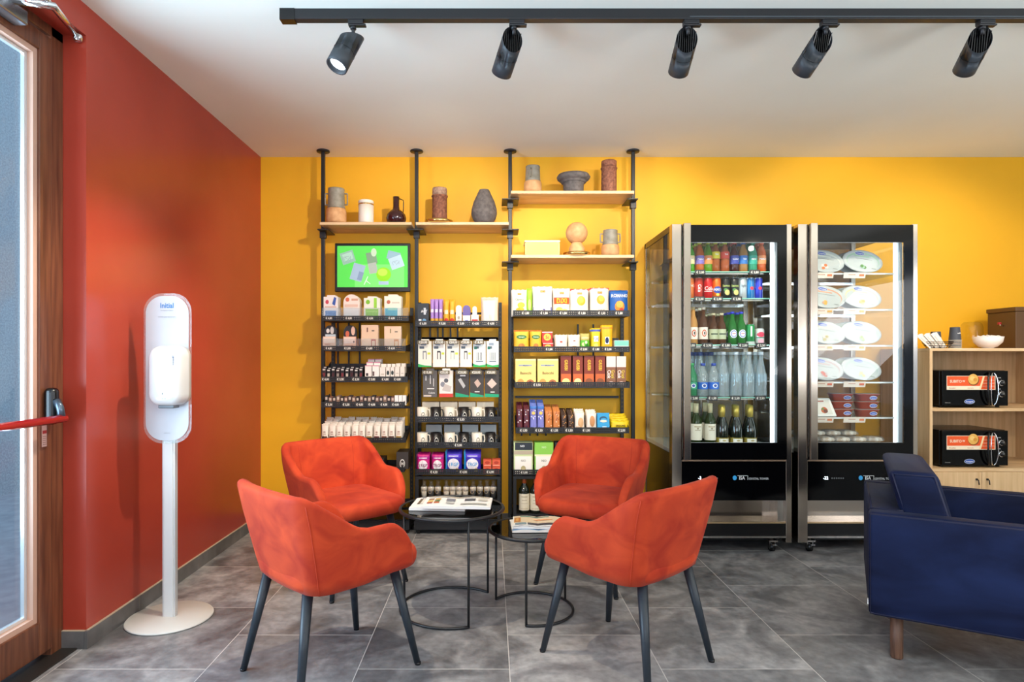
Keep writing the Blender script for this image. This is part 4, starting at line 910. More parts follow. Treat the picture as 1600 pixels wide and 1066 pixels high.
for rk_, (ly0, ly1, py, pr, bc, nm_) in enumerate(((651, 659.5, 630, (720, '€ 5,50'), 'e6d6bc', 'upper'), (691, 699.5, 666, (716, '€ 5,00'), '9aa0a0', 'lower'))):
    z0, z1 = lipz(ly0, ly1); tray_(R2, xa, xb, z0, z1, [pr])
    for k, px in enumerate((659, 680, 702, 724, 745, 766)):
        mug(px, z0+.0015, k % 2 == 1, '%s mug, %s from the left in the %s mug row' % ('black' if k % 2 else 'cream', ['first', 'second', 'third', 'fourth', 'fifth', 'sixth'][k], nm_))
    row(z0, [(657+k*29+(6 if rk_ else 0), 685+k*29+(4 if rk_ else 0), py, 'box', bc, [('r', 'cbb998' if not rk_ else '7f8888', .05, .05, .95, .12)], 'mug_box', 'box', '%s cardboard mug box, %s from the left behind the %s mugs' % ('cream' if not rk_ else 'grey', ['first', 'second', 'third', 'fourth'][k], nm_), dict(d=.09, yo=.085)) for k in range(4)])
z0, z1 = lipz(733, 741.5); tray_(R2, xa, xb, z0, z1, [(678, '€ 4,20'), (724, '€ 4,00'), (766, '€ 6,00')])
def trg(c1, c2, c3): return [('r', c1, 0, .72, 1, .88), ('e', 'f6eef4', .5, .42, .36, .27), ('t', 'TRGP', c3, .5, .42, .22), ('e', c2, .72, .16, .1, .1), ('r', c3, 0, 0, .10, 1), ('r', 'ffffff', .2, .78, .8, .81)]
row(z0, [(650, 671.5, 710, 'bag', 'd8207e', trg('b01a8a', 'f0a0c8', '8a1060'), 'sweets_bag', 'bag', 'bright pink sweets bag, left one of two', dict(d=.04, n=2, grp='pink sweets bags', t=0)),
         (673, 693.5, 710, 'bag', 'd8207e', trg('b01a8a', 'f0a0c8', '8a1060'), 'sweets_bag', 'bag', 'bright pink sweets bag, right one of two', dict(d=.04, n=2, grp='pink sweets bags')),
         (695, 722, 706, 'bag', '3a2ab0', trg('5a3ad0', 'e0c090', '20a0e0'), 'sweets_bag', 'bag', 'deep blue sweets bag with light blue edge, left one of two', dict(d=.04, n=2, grp='blue sweets bags')),
         (724, 752, 706, 'bag', '3a2ab0', trg('5a3ad0', 'e0c090', '20a0e0'), 'sweets_bag', 'bag', 'deep blue sweets bag with light blue edge, right one of two', dict(d=.04, n=2, grp='blue sweets bags'))]
       + [(755+14*(k % 2), 768+14*(k % 2), 0, 'box', 'e5603e', [('r', 'f5b49a', .1, .1, .9, .2), ('e', 'b83a22', .5, .55, .3, .22), ('r', 'c04a2a', 0, .92, 1, 1)], 'salmon_tin', 'box', 'coral red box in the small stack at the right of the sweets tray, %s %s' % (['lower', 'upper'][k//2], ['left', 'right'][k % 2]), dict(d=.06, h=.048, lift=.049*(k//2), grp='coral boxes in a small stack')) for k in range(4)])
# lower open compartment with clear wrapped cups
cx = R2.location.x; zt_ = PZ(745, 4.26); zb_ = PZ(815, 4.26)
g = G(); g.box(xa-cx, xb-cx, -.03, .0, zt_-.02, zt_, BLACK)
for x in (xa-cx, xb-cx-.022): g.box(x, x+.022, -.03, .235, .108, zt_-.02, BLACK)
g.box(xa-cx+.022, xb-cx-.022, -.03, -.005, .108, zb_+.012, BLACK); g.box(xa-cx+.022, xb-cx-.022, -.03, .235, PZ(781, 4.27)-.01, PZ(781, 4.27), BLACK); g.build('compartment_frame', R2, bev=.001)
WR = thin((.93, .93, .93), solid=.06)
for k, px in enumerate((662, 673, 684, 697, 707, 717, 727, 739, 750, 761, 771)):
    y = 4.285; z = PZ(781, 4.27); dark = k not in (0, 3, 4, 5, 6)
    t = thing('wrapped_cup', '%s cup wrapped in clear film, %s from the left in the low compartment' % ('dark' if dark else 'cream', ['first', 'second', 'third', 'fourth', 'fifth', 'sixth', 'seventh', 'eighth', 'ninth', 'tenth', 'last'][k]), 'cup', (PX(px, y), y+.025, z), 0, 'film wrapped cups in the low compartment')
    G().lathe([(.017, 0), (.0215, .075), (.019, .075), (.015, .01)], mat('2b2d30' if dark else 'e9dfcc', .35), (0, 0, 0), 16).build('cup', t)
    G().lathe([(.0222, .055), (.0226, .076), (.021, .082)], mat('e8dccb', .4), (0, 0, 0), 16).build('lid', t)
    G().lathe([(.019, 0), (.024, .08), (.010, .105), (.018, .125)], WR, (0, 0, 0), 10).build('film', t)
    G().tube([(.012*math.cos(a)-.006, -.024, .055+.017*math.sin(a)) for a in [2*PI*q/14 for q in range(14)]], .0012, mat('cdb48a', .4), 5, True).build('ribbon', t)
row(PZ(812, 4.27), [(655, 668, 796, 'box', 'd8a860', [('r', 'e8c890', .1, .3, .9, .7)], 'gift_packet', 'box', 'small orange brown packet on the lowest floor of the middle rack', dict(d=.05))])

# ================================================================ RIGHT RACK (snacks)
xa, xb = PX(799, 4.26), PX(987, 4.26)
R3 = rack('', xa, xb, 1.56, 0, 'black display rack full of crisps and snacks left of the drinks fridge')
R3_[0] = R3; 
bars(R3, (1.37, 1.14, .945, .80), [(PX(p, 4.52), 1.2, 1.48) for p in (903, 927)]+[(PX(p, 4.52), .66, .86) for p in (815, 828, 840, 853)])
xa, xb = PX(802, 4.26), PX(984, 4.26)
z0, z1 = lipz(485, 493.5); tray_(R3, xa, xb, z0, z1, [(821, '€ 1,80'), (850, '€ 1,80'), (880, '€ 1,80'), (909, '€ 1,80'), (940, '€ 1,50'), (967, '€ 1,80')])
LOGO = [('r', '9a5a1a', .38, .78, .64, .86), ('t', 'PATA', 'f4d060', .51, .82, .07)]
B = dict(d=.045, n=3, t=-.04)
row(z0, [(799, 824, 452, 'bag', 'efeadd', LOGO+[('t', 'Classica', '7a8a6a', .5, .62, .12), ('e', 'e8c83a', .62, .40, .25, .11), ('e', 'dcb82e', .55, .24, .28, .07)], 'crisp_bag', 'bag', 'white crisp bag with yellow crisps and grey writing, leftmost on the top snack tray', dict(d=.045, n=2, t=-.04)),
         (823, 832, 450, 'bag', '9ad02e', [('e', 'c8e87a', .5, .4, .3, .2)], 'crisp_bag', 'bag', 'bright green bag squeezed between two white crisp bags', dict(d=.035, n=1, yo=.012)),
         (832, 864, 447, 'bag', 'ece6de', LOGO+[('q', mat('3a3a98'), [(.02, .02), (.98, .02), (.98, .30), (.5, .22), (.02, .30)]), ('e', 'e8dcc0', .5, .55, .2, .14), ('t', 'XXL', 'e8a050', .5, .14, .14)], 'crisp_bag', 'bag', 'large white crisp bag with violet foot, second on the top snack tray', B),
         (864, 892, 450, 'bag', 'f0e2cc', LOGO+[('r', 'e8501e', .04, .42, .96, .66), ('t', 'DIXI', 'f8c81e', .5, .54, .24), ('e', 'f0c860', .35, .22, .2, .09), ('e', 'f4d47a', .66, .16, .2, .09)], 'crisp_bag', 'bag', 'cream bag with orange DIXI lettering on the top snack tray', B),
         (891, 921, 451, 'bag', 'ecdfd0', LOGO+[('q', mat('c8281e'), [(0, .92), (1, .92), (1, 1), (0, 1)]), ('e', 'e8b02a', .58, .55, .24, .18), ('e', 'f2c84a', .56, .58, .17, .11), ('t', 'Classica', 'a88a6a', .6, .12, .08)], 'crisp_bag', 'bag', 'cream crisp bag with red top edge, left one of two', B),
         (922, 953, 449, 'bag', 'eadccc', LOGO+[('q', mat('c8281e'), [(0, .93), (1, .93), (1, 1), (0, 1)]), ('e', 'e2a52a', .55, .56, .22, .16), ('e', 'f0c04a', .58, .60, .14, .10), ('t', 'LIGHT', '8a7a6a', .6, .18, .09)], 'crisp_bag', 'bag', 'cream crisp bag with red top edge, right one of two beside the blue bag', B),
         (953, 983, 453, 'bag', '1a5aa8', [('t', 'ROMANO', 'f2f2f0', .52, .78, .17), ('e', 'e88a2a', .52, .36, .27, .22), ('e', 'f4b04a', .52, .44, .20, .13), ('q', mat('2a3a7a'), [(0, .92), (1, .92), (1, 1), (0, 1)]), ('e', 'c83a2a', .62, .22, .12, .08)], 'crisp_bag', 'bag', 'bright blue crisp bag at the right end of the top snack tray', B)])
z0, z1 = lipz(541.5, 549.5); tray_(R3, PX(803, 4.26), xb, z0, z1, [(858, '€ 2,00'), (912, '€ 2,00'), (931, '€ 1,80'), (950, '€ 2,00')])
NP = [('e', '3a7a3a', .5, .68, .36, .10), ('t', 'Noberasco', 'f0f0e0', .5, .68, .07), ('e', 'c8803a', .5, .26, .22, .12), ('r', 'c86a1e', 0, .94, 1, 1)]
row(z0, [(803, 827, 516, 'bag', 'f0b82e', NP, 'dried_fruit_bag', 'bag', 'yellow orange dried fruit bag with green oval, left one of two', dict(d=.035, n=2, grp='dried fruit bags')), (828, 847, 516, 'bag', 'f0b82e', NP, 'dried_fruit_bag', 'bag', 'yellow orange dried fruit bag with green oval, right one of two', dict(d=.035, n=2, grp='dried fruit bags')),
         (848, 864.5, 0, 'box', 'd8302a', [('e', 'f0c04a', .5, .5, .34, .3), ('t', 'Sc', 'c02018', .5, .5, .4), ('r', 'f4e8e0', 0, .9, 1, .96)], 'red_snack_box', 'box', 'red snack box, lower one of two stacked', dict(d=.05, h=.060, grp='red snack boxes')),
         (847, 863.5, 0, 'box', 'd8302a', [('e', 'f0c04a', .5, .5, .36, .32), ('t', 'Sc', 'c02018', .5, .5, .4), ('r', 'f4e8e0', 0, .9, 1, .96)], 'red_snack_box', 'box', 'red snack box, upper one of two stacked', dict(d=.05, h=.078, lift=.061, grp='red snack boxes')),
         (867, 887, 523, 'bag', 'f2e4cf', [('r', 'c84a3a', .4, .52, .6, .62), ('e', 'e0a860', .5, .14, .4, .12)], 'nut_bag', 'bag', 'cream nut bag with red square, third kind from the left on the second snack tray', dict(d=.03, n=3)),
         (888, 907, 523, 'bag', 'f2e4cf', [('r', '8a4a3a', .42, .6, .6, .66), ('e', 'c88a4a', .5, .18, .36, .15), ('e', 'd89a5a', .35, .12, .15, .1)], 'nut_bag', 'bag', 'cream nut bag with brown nuts printed on it', dict(d=.03, n=3)),
         (907, 922, 521, 'bag', 'b8a85a', [('r', '5ab02a', 0, .08, 1, .62), ('e', 'd8e8a0', .3, .4, .18, .1), ('e', '2a7a1e', .7, .3, .2, .12), ('e', 'e8f0c0', .6, .5, .14, .08), ('r', 'e8c890', .1, .7, .9, .8)], 'green_snack_bag', 'bag', 'green and tan snack bag on the second snack tray', dict(d=.03, n=2)),
         (924, 939, 513, 'bag', 'e8c820', [('r', 'f0f0f0', .25, .42, .75, .66), ('t', 'TUC', '2a3a8a', .5, .54, .16), ('r', '3a4aa0', 0, .86, 1, .95), ('e', 'f8e070', .5, .25, .25, .1)], 'cracker_pack', 'packet', 'yellow and blue cracker packet next to the tall yellow one', dict(d=.03, n=2)),
         (940, 958, 508, 'bag', 'f0b418', [('r', 'f4f4f4', .3, .28, .68, .55), ('e', '1a2a5a', .48, .42, .16, .12), ('r', 'e89018', 0, .86, 1, .93)], 'cracker_pack', 'packet', 'tall amber cracker packet with a white and blue mark', dict(d=.03, n=2)),
         (960, 983, 532, 'box', 'f2f2ee', [('r', '7fd0b8', 0, .5, 1, .97), ('r', '2a3a6a', .08, .18, .45, .34), ('r', '2a3a6a', .55, .18, .92, .34)], 'gum_box', 'box', 'flat white and mint green box at the right of the second snack tray', dict(d=.08))])
z0, z1 = lipz(597, 605.5); tray_(R3, PX(804, 4.26), xb, z0, z1, [(839, '€ 3,50')], holes=2)
BA = [('r', 'f0dfa0', 0, .94, 1, 1), ('r', '9aa0b0', .15, .74, .8, .80), ('t', 'Mulino', '5a6a9a', .5, .77, .08), ('t', 'Baiocchi', '8a6a3a', .5, .50, .14), ('e', 'd89a4a', .25, .18, .16, .11), ('e', 'b8683a', .72, .16, .18, .11), ('e', '6a3a1e', .72, .16, .08, .05)]
GR = lambda c: [('r', 'c8602a', .03, .0, .97, .42), ('v', 'GRISBI', 'f0c030', .52, .70, .14), ('e', c, .5, .16, .38, .12), ('r', '5a1a10', 0, .95, 1, 1)]
row(z0, [(805, 838, 561, 'box', 'f2d87a', BA, 'biscuit_box', 'box', 'pale yellow biscuit box, left one of two', dict(d=.05, n=2, grp='pale yellow biscuit boxes')), (839.5, 873, 561, 'box', 'f2d87a', BA, 'biscuit_box', 'box', 'pale yellow biscuit box, right one of two', dict(d=.05, n=2, grp='pale yellow biscuit boxes')),
         (876, 893, 556, 'box', '7a2a1a', GR('f0dc8a'), 'filled_biscuit_box', 'box', 'dark red brown GRISBI box with cream disc, first of four', dict(d=.05, n=2)), (895, 911, 556, 'box', '82301c', GR('f2e09a'), 'filled_biscuit_box', 'box', 'red brown GRISBI box with cream disc, second of four', dict(d=.05, n=2)),
         (912.5, 928.5, 556, 'box', '82301c', GR('8a4a26'), 'filled_biscuit_box', 'box', 'red brown GRISBI box with brown biscuits, third of four', dict(d=.05, n=2)), (930, 946, 556, 'box', '82301c', GR('8a4a26'), 'filled_biscuit_box', 'box', 'red brown GRISBI box with brown biscuits, last of four', dict(d=.05, n=2))]
       + [(947.5+16*k, 962.5+16*k, 557, 'box', '8a5a40', [('r', 'ecd8cc', 0, .65, 1, 1), ('v', 'Ciok', 'f4e8e0', .30, .42, .16), ('v', 'Grani', 'e0c040', .7, .42, .14), ('e', 'f0d8cc', .5, .10, .4, .08)], 'wafer_box', 'box', 'brown wafer box with pale pink top, %s one of two' % ['left', 'right'][k], dict(d=.05, n=2, grp='wafer boxes with pale pink top')) for k in range(2)])
z0, z1 = lipz(668, 676.5); tray_(R3, PX(806, 4.26), PX(983, 4.26), z0, z1, [(818, '€ 1,50'), (842, '€ 1,50'), (866, '€ 1,50'), (889, '€ 1,50'), (916, '€ 1,90'), (971, '€ 2,00')], tilt=.3)
def specks(c1, c2, n, seed):
    r = random.Random(seed); return [('e', c1 if i % 2 else c2, r.uniform(.15, .85), r.uniform(.08, .92), r.uniform(.05, .11), r.uniform(.02, .035)) for i in range(n)]
bars_ = [(807.5, 817, 638, '5a1a24', 'e8e0e0', '2a2a5a', 'dark red cereal bar'), (818, 827.5, 638, '5a1a24', 'e8e0e0', '2a2a5a', 'dark red cereal bar'), (828.5, 839, 634, '7a7ac0', 'f0f0f6', '3a3a90', 'lilac and blue cereal bar'),
         (840, 850.5, 634, '7a7ac0', 'f0f0f6', '3a3a90', 'lilac and blue cereal bar'), (852, 863.5, 642, 'c8783a', 'f0c8a0', '8a3a1e', 'orange brown nut bar'), (864.5, 875.5, 642, 'c8783a', 'f0c8a0', '8a3a1e', 'orange brown nut bar'),
         (877, 886.5, 648, '3a2418', 'e0a050', 'c8803a', 'dark brown almond bar'), (887.5, 897.5, 648, '3a2418', 'e0a050', 'c8803a', 'dark brown almond bar')]
for k, (a, b_, py, c, s1, s2, nm) in enumerate(bars_):
    row(z0, [(a, b_, py, 'bag', c, specks(s1, s2, 14, k//2)+([('e', 'e0b85a', .5, .68, .28, .07), ('r', '2a6ab8', 0, .86, 1, .97)] if k in (2, 3) else []), 'snack_bar', 'bar', '%s, %s one at the front of the fourth snack tray' % (nm, ['left', 'right'][k % 2]),
        dict(d=.02, n=5, t=-.12, grp=nm+'s', back='%s standing in the rows behind on the fourth snack tray' % nm))], tilt=.3)
row(z0, [(898.5, 914, 645, 'bag', 'f0e0d0', [('e', 'd8a878', .6, .4, .3, .3), ('r', 'e8c8a8', .1, .1, .5, .2)], 'rice_cake_bag', 'bag', 'cream rice cake packet, left one of two', dict(d=.03, n=2, t=-.08)), (917, 933, 646, 'bag', 'f0e0d0', [('e', 'c88a58', .55, .5, .28, .34), ('r', '6a8a4a', .7, .04, .9, .1)], 'rice_cake_bag', 'bag', 'cream rice cake packet, right one of two beside the blue carton', dict(d=.03, n=2, t=-.08)),
         (933.5, 953, 646, 'box', '2a9ad0', [('e', '1a4a6a', .5, .62, .32, .16), ('e', '2a9ad0', .54, .54, .28, .14), ('e', 'f0d8c0', .5, .48, .28, .08), ('r', 'e0f0f6', .4, .10, .75, .14)], 'blue_carton', 'box', 'light blue carton with a dark curved mark on the fourth snack tray', dict(d=.04, t=-.12)),
         (955, 985, 658, 'bag', 'e8c414', [('t', 'SNOCAKE', '3a3010', .5, .35, .3)], 'yellow_snack_bag', 'bag', 'small yellow snack bag at the right end of the fourth snack tray', dict(d=.04, n=3, t=-.2))], tilt=.3)
z0, z1 = lipz(734, 742); tray_(R3, xa, xb, z0, z1, [(819, '€ 5,00')])
KI = lambda top: [('r', 'f4ece0', .14, .04, .9, .50) if 0 else ('r', 'f6eee4', .06, 0, .94, .56), ('e', 'b8a878', .5, .17, .13, .09), ('r', 'e8d8a0', .42, .06, .58, .16), ('t', 'NIO', '9a948c', .5, .42, .10)]
row(z0, [(802.5, 833, 692, 'box', 'cdd8a0', [('r', '2a3038', .06, .76, .98, 1), ('t', 'NIO', 'e8e8e8', .45, .89, .09), ('r', 'b8a890', 0, .62, 1, .74)]+KI(0), 'cocktail_box', 'box', 'pale green cocktail box with dark top panel, first on the fifth snack tray', dict(d=.05, n=1)),
         (835, 865, 692, 'box', '8cc850', [('t', 'NIO', 'd8f0b8', .5, .85, .09), ('r', 'f0ecc0', 0, .56, 1, .62)]+KI(0), 'cocktail_box', 'box', 'light green cocktail box second on the fifth snack tray', dict(d=.05, n=1)),
         (867, 898, 692, 'box', '2a2e34', [('t', 'NIO', 'e8e8e8', .55, .89, .09)]+KI(0), 'cocktail_box', 'box', 'black cocktail box half hidden by the back right chair', dict(d=.05, n=1)),
         (900, 931, 692, 'box', '2a2e34', [('t', 'NIO', 'e8e8e8', .55, .89, .09)]+KI(0), 'cocktail_box', 'box', 'black cocktail box fully behind the back right chair', dict(d=.05))])
cx = R3.location.x; zt_ = PZ(744.5, 4.26); zb_ = PZ(803, 4.27)
g = G(); g.box(xa-cx, xb-cx, -.03, .0, zt_-.02, zt_, BLACK)
for x in (xa-cx, xb-cx-.022): g.box(x, x+.022, -.03, .235, .108, zt_-.02, BLACK)
g.box(xa-cx+.022, xb-cx-.022, -.03, .235, zb_-.012, zb_, BLACK); g.build('compartment_frame', R3, bev=.001)

# ================================================================ BOTTLES AND CANS
def surf(r): return lambda x, z, ep: (x, -math.sqrt(max(1e-6, (r+ep)**2-x*x)), z)
_bt = {}
def bottle(kind, key, glass, label_, cap, prof, capz, lab, loc, name, cat, lb, grp, seg=18):
    """prof body; capz (z0, z1, r); lab (z0, z1, r, colour, art)"""
    if key not in _bt:
        parts = [('body', G().lathe(prof, glass, (0, 0, 0), seg).mesh('body'))]
        if cap: parts.append(('cap', G().lathe([(capz[2], capz[0]), (capz[2]*1.03, (capz[0]+capz[1])/2), (capz[2], capz[1]), (0.0005, capz[1])], cap, (0, 0, 0), 14).mesh('cap')))
        if lab:
            z0_, z1_, r_, c_, els = lab
            gg = G().lathe([(r_, z0_), (r_, z1_)], c_ if not isinstance(c_, str) else mat(c_, .45), (0, 0, 0), seg)
            gg.f = gg.f[:-2]; gg.m = gg.m[:-2]; gg.sm = gg.sm[:-2]
            gg.art(els, lambda x, z, ep: surf(r_)(x, z0_+z, ep), 2*r_*.96, z1_-z0_, True); parts.append(('label', gg.mesh('label')))
        _bt[key] = parts
    t = thing(name, lb, cat, loc, 0, grp)
    for nm, me in _bt[key]:
        o = bpy.data.objects.new(nm, me); C.objects.link(o); o.parent = t
    return t
ORD = ['first', 'second', 'third', 'fourth', 'fifth', 'sixth', 'seventh', 'eighth', 'ninth', 'tenth']
DGL = mat((.012, .016, .010), .06, coat=.5)
def winep(r, h): return [(r*.85, 0), (r, .006), (r, h*.58), (r*.92, h*.64), (r*.5, h*.74), (r*.38, h*.80), (r*.37, h*.97)]
WA = [('r', 'b8a888', .2, .8, .8, .86), ('r', 'a89878', .25, .6, .75, .63), ('r', 'c0b090', .2, .42, .8, .44), ('r', 'c8b898', .15, .1, .85, .13)]
for k, px in enumerate((819, 836.5, 855, 874, 893, 912)):
    bottle('wine', 'rackwine', DGL, 0, mat('c25a2a', .35), winep(.037, .262), (.205, .262, .0155), (.02, .135, .0375, 'eadfc6', WA), (PX(px, 4.31), 4.31, zb_+.0005), 'red_wine_bottle', 'wine bottle',
           'dark wine bottle with orange capsule, %s from the left in the low snack rack compartment' % ORD[k], 'orange capsuled wine bottles in the snack rack')
# ================================================================ GLASS FRIDGES
FY = 3.86
FW = .752
def fridge(x0, label, disp, rear, led):
    t = thing('glass_fridge', label, 'fridge', (x0, FY, 0), 0, 'glass door fridges')
    bx = lambda a, b, c, d_, e, f, m: bm(a, b, c, d_, e, f, m)
    # carcass frame
    bx(.0, .060, 0, .06, .07, 2.074, MIRROR).build('front_post', t, bev=.002)
    bx(FW-.036, FW, 0, .06, .07, 2.074, MIRROR).build('front_post', t, bev=.002)
    for a in (.0, FW-.03): bx(a, a+.03, .66, .69, .07, 2.074, MIRROR).build('rear_post', t, bev=.002)
    g = bx(.0, FW, .062, .69, 2.035, 2.074, BLK2); g.box(.062, FW-.038, .045, .062, 2.04, 2.07, BLK2); g.build('roof', t, bev=.001)
    for a in (.004, FW-.010):
        bx(a, a+.006, .062, .66, .62, 2.035, GLASS).build('side_glass', t)
        g = bx(a, a+.006, .062, .66, .60, .625, BLK2); g.build('side_trim', t)
        bx(a, a+.006, .062, .66, .10, .60, BLK2).build('side_panel', t)
    bx(.03, FW-.03, .672, .678, .62, 2.035, rear).build('rear_glass', t)
    bx(.03, FW-.03, .672, .678, .10, .62, BLK2).build('rear_panel', t)
    bx(.012, FW-.012, .065, .67, .60, .648, mat('cfd4d6', .3, .4)).build('cabinet_floor', t)
    bx(.06, FW-.036, .066, .11, 1.995, 2.034, mat('dfe8ea', .3)).build('light_housing', t)
    for a, y in ((.068, .085), (FW-.092, .085)):
        bx(a, a+.012, y, y+.012, .66, 1.99, led).build('led_strip', t)
    bx(FW-.075, FW-.052, .07, .10, .65, 2.02, mat('dfe8ec', .3)).build('inner_frame', t)
    for x in (.34, .40): bx(x, x+.014, .655, .67, .65, 2.03, STEEL).build('shelf_column', t)
    # lower machine bay
    g = bx(.060, FW-.036, .004, .05, .335, .583, GLOSSB)
    pn = g.build('machine_panel', t, bev=.002)
    g = G(); dtext(g, disp, mat('e6f0ff', .5, emit=3), .175, .478, .027, .002); pn2 = g.build('temperature_readout', pn)
    g = G(); 
    for k in range(6): dtext(g, 'o', mat('8f9498', .5), .215+.014*k, .478, .017, .002)
    g.build('touch_keys', pn)
    g = G(); g.art([('e', '2f9ad8', .5, .5, .5, .5)], lambda x, z, ep: (.395+x, .003-ep, .463+z), .026, .030)
    dtext(g, 'ISA', mat('d8dcde', .5), .44, .478, .030, .002); dtext(g, 'CRYSTAL TOWER', mat('b8bcc0', .5), .545, .473, .0175, .002)
    g.box(.412, .478, .0018, .0026, .4905, .4925, mat('d8dcde')); g.box(.476, .478, .0018, .0026, .465, .4925, mat('d8dcde'))
    g.build('maker_mark', pn)
    g = G(); g.hexa([(.06, .012, .197), (FW-.036, .012, .197), (.06, .14, .205), (FW-.036, .14, .205), (.06, .012, .2), (FW-.036, .012, .2), (.06, .14, .208), (FW-.036, .14, .208)], MIRROR)
    g.box(.06, FW-.036, .13, .14, .205, .335, MIRROR); g.box(FW-.08, FW-.036, .02, .13, .2, .335, STEEL); g.build('air_intake', t)
    bx(.06, FW-.036, .004, .012, .190, .199, mat('e8c89a', .2, .8)).build('intake_lip', t)  # steel lip; the gold-lit line along it is put into its colour
    bx(.060, FW-.036, .006, .05, .112, .190, BLK2).build('plinth_panel', t, bev=.001)
    bx(.060, FW-.036, .0, .05, .100, .112, STEEL).build('plinth_trim', t)
    bx(.04, FW-.04, .1, .62, .06, .10, BLK2).build('base', t)
    for x in (.10, FW-.10):
        for y in (.06, .6):
            g = G(); g.tube([(x-.012, y, .028), (x+.012, y, .028)], .028, BLK2, 20); g.tube([(x-.0125, y, .028), (x+.0125, y, .028)], .012, STEEL, 14)
            g.box(x-.018, x-.014, y-.014, y+.014, .02, .07, STEEL).box(x+.014, x+.018, y-.014, y+.014, .02, .07, STEEL).box(x-.026, x+.026, y-.03, y+.026, .066, .076, STEEL)
            g.box(x-.012, x+.012, y-.05, y-.02, .05, .056, CHROME); g.lathe([(.012, .076), (.012, .11)], STEEL, (x, y, 0), 10)
            g.build('castor', t)
    # door
    d = bx(.110, FW-.036, -.012, .0, 1.957, 2.066, GLOSSB); d.box(.110, FW-.036, -.012, 0, .595, .700, GLOSSB)
    d.box(FW-.092, FW-.036, -.012, 0, .700, 1.957, GLOSSB); dd = d.build('door', t)
    g = bx(.110, FW-.092, -.011, -.006, .700, 1.957, GLASS); g.build('door_glass', dd)
    bx(.066, .109, -.03, .0, .595, 2.074, MIRROR).build('door_handle', dd, bev=.002)
    g = bx(.0615, .065, -.002, .04, .59, 2.07, BLK2); g.build('door_gasket', dd)
    g = bx(.062, FW-.036, -.004, .0, .583, .592, mat('cfae90', .25, .8)); g.build('door_bottom_trim', dd)
    g = G(); g.tube([(FW-.105, -.0125, .70), (FW-.105, -.0125, 1.94), (FW-.12, -.0125, 1.955), (.11, -.0125, 1.955)], .0012, mat('9aa2a6', .3), 5); g.tube([(.11, -.0125, .702), (FW-.105, -.0125, .702)], .0012, mat('9aa2a6', .3), 5); g.build('glass_edge_line', dd)
    return t
F1 = 1.134; F2 = 1.926
fr1 = fridge(F1, 'tall glass fridge full of drinks, left one of the two', '-3', thin((.93, .96, .96), solid=.10), mat('f4fbff', .5, emit=4.5)); fr2 = fridge(F2, 'tall glass fridge with ready meals, right one beside the oak cabinet', '-22', thin((.90, .86, .78), solid=.04), mat('f4fbff', .5, emit=2.4))
fr2.children[0]['label'] = 'mirror polished front post'
SHG = thin((.80, .93, .90)); 
def fshelf(fr, z, tags, m=SHG, px_y=3.955, th=.006, edge=mat('8fd0bc', .25)):
    x0 = fr.location.x
    o = bm(.03, FW-.055, .09, .64, z-th, z, m).build('shelf', fr)
    bm(.03, FW-.055, .0865, .09, z-th, z, edge).build('shelf_edge', o)
    G().box(.03, FW-.055, .60, .61, z-th-.012, z-th, CHROME).box(.03, FW-.055, .095, .10, z-th-.012, z-th-.004, CHROME).build('shelf_support', o)
    for px, s_ in tags:
        x = PX(px, px_y)-x0; g = G().box(x-.034, x+.034, .082, .0845, z-.022, z+.010, mat('2c2c30', .4)); dtext(g, s_, TAGW, x, z-.006, .021, .0815); g.build('price_tag', o)
    return o
SZ = [PZ(425, 3.97), PZ(466.5, 3.97), PZ(538.5, 3.97), PZ(620.5, 3.97)]
fshelf(fr1, SZ[0], [(1093, '€ 2,00'), (1178, '€ 3,80')]); fshelf(fr1, SZ[1], [(1092, '€ 2,00'), (1120, '€ 2,00'), (1150, '€ 2,00')])
fshelf(fr1, SZ[2], [(1078.5, '€ 4,00'), (1104, '€ 3,90'), (1133, '€ 3,80'), (1160, '€ 2,00'), (1188, '€ 2,50')]); fshelf(fr1, SZ[3], [(1083, '€ 2,00'), (1112, '€ 1,50'), (1148, '€ 2,50'), (1187, '€ 2,50')])
YR = [3.99+.068*k for k in range(6)]
def tg(c, s=.35): return thin(hx(c) if isinstance(c, str) else c, solid=s, rough=.02)
def petp(r, h): return [(r*.8, 0), (r, .008), (r*.96, h*.25), (r, h*.32), (r, h*.55), (r*.95, h*.66), (r*.42, h*.88), (r*.40, h*.95)]
pets = [(1083, '5fbf2a', 'f0d8a0', '3f9a1e', 'MELA', 'green'), (1098, 'e0762a', '7a6ac0', 'd8e03a', 'PESCA', 'orange with violet label'), (1111, '6fae1e', 'e88a4a', 'd8e03a', 'MIX', 'green with orange label'), (1123, 'b8642a', 'e8d82a', 'e0e03a', 'THE', 'amber with yellow label'),
        (1138, 'c0622e', 'd8402e', 'd8e03a', 'THE', 'amber with red label'), (1153, '4a1a1a', '2a3a9a', 'c02a2a', 'COLA', 'dark with blue and red label'), (1167, 'c08a4a', '1a6ab8', '1a5aa8', 'TEA', 'brown with blue label'), (1182, '3ab08a', '20a08a', '108a70', 'MINT', 'clear green with teal label'), (1196, 'e86a2a', 'e8905a', 'd8501e', 'PEACH', 'orange with peach label')]
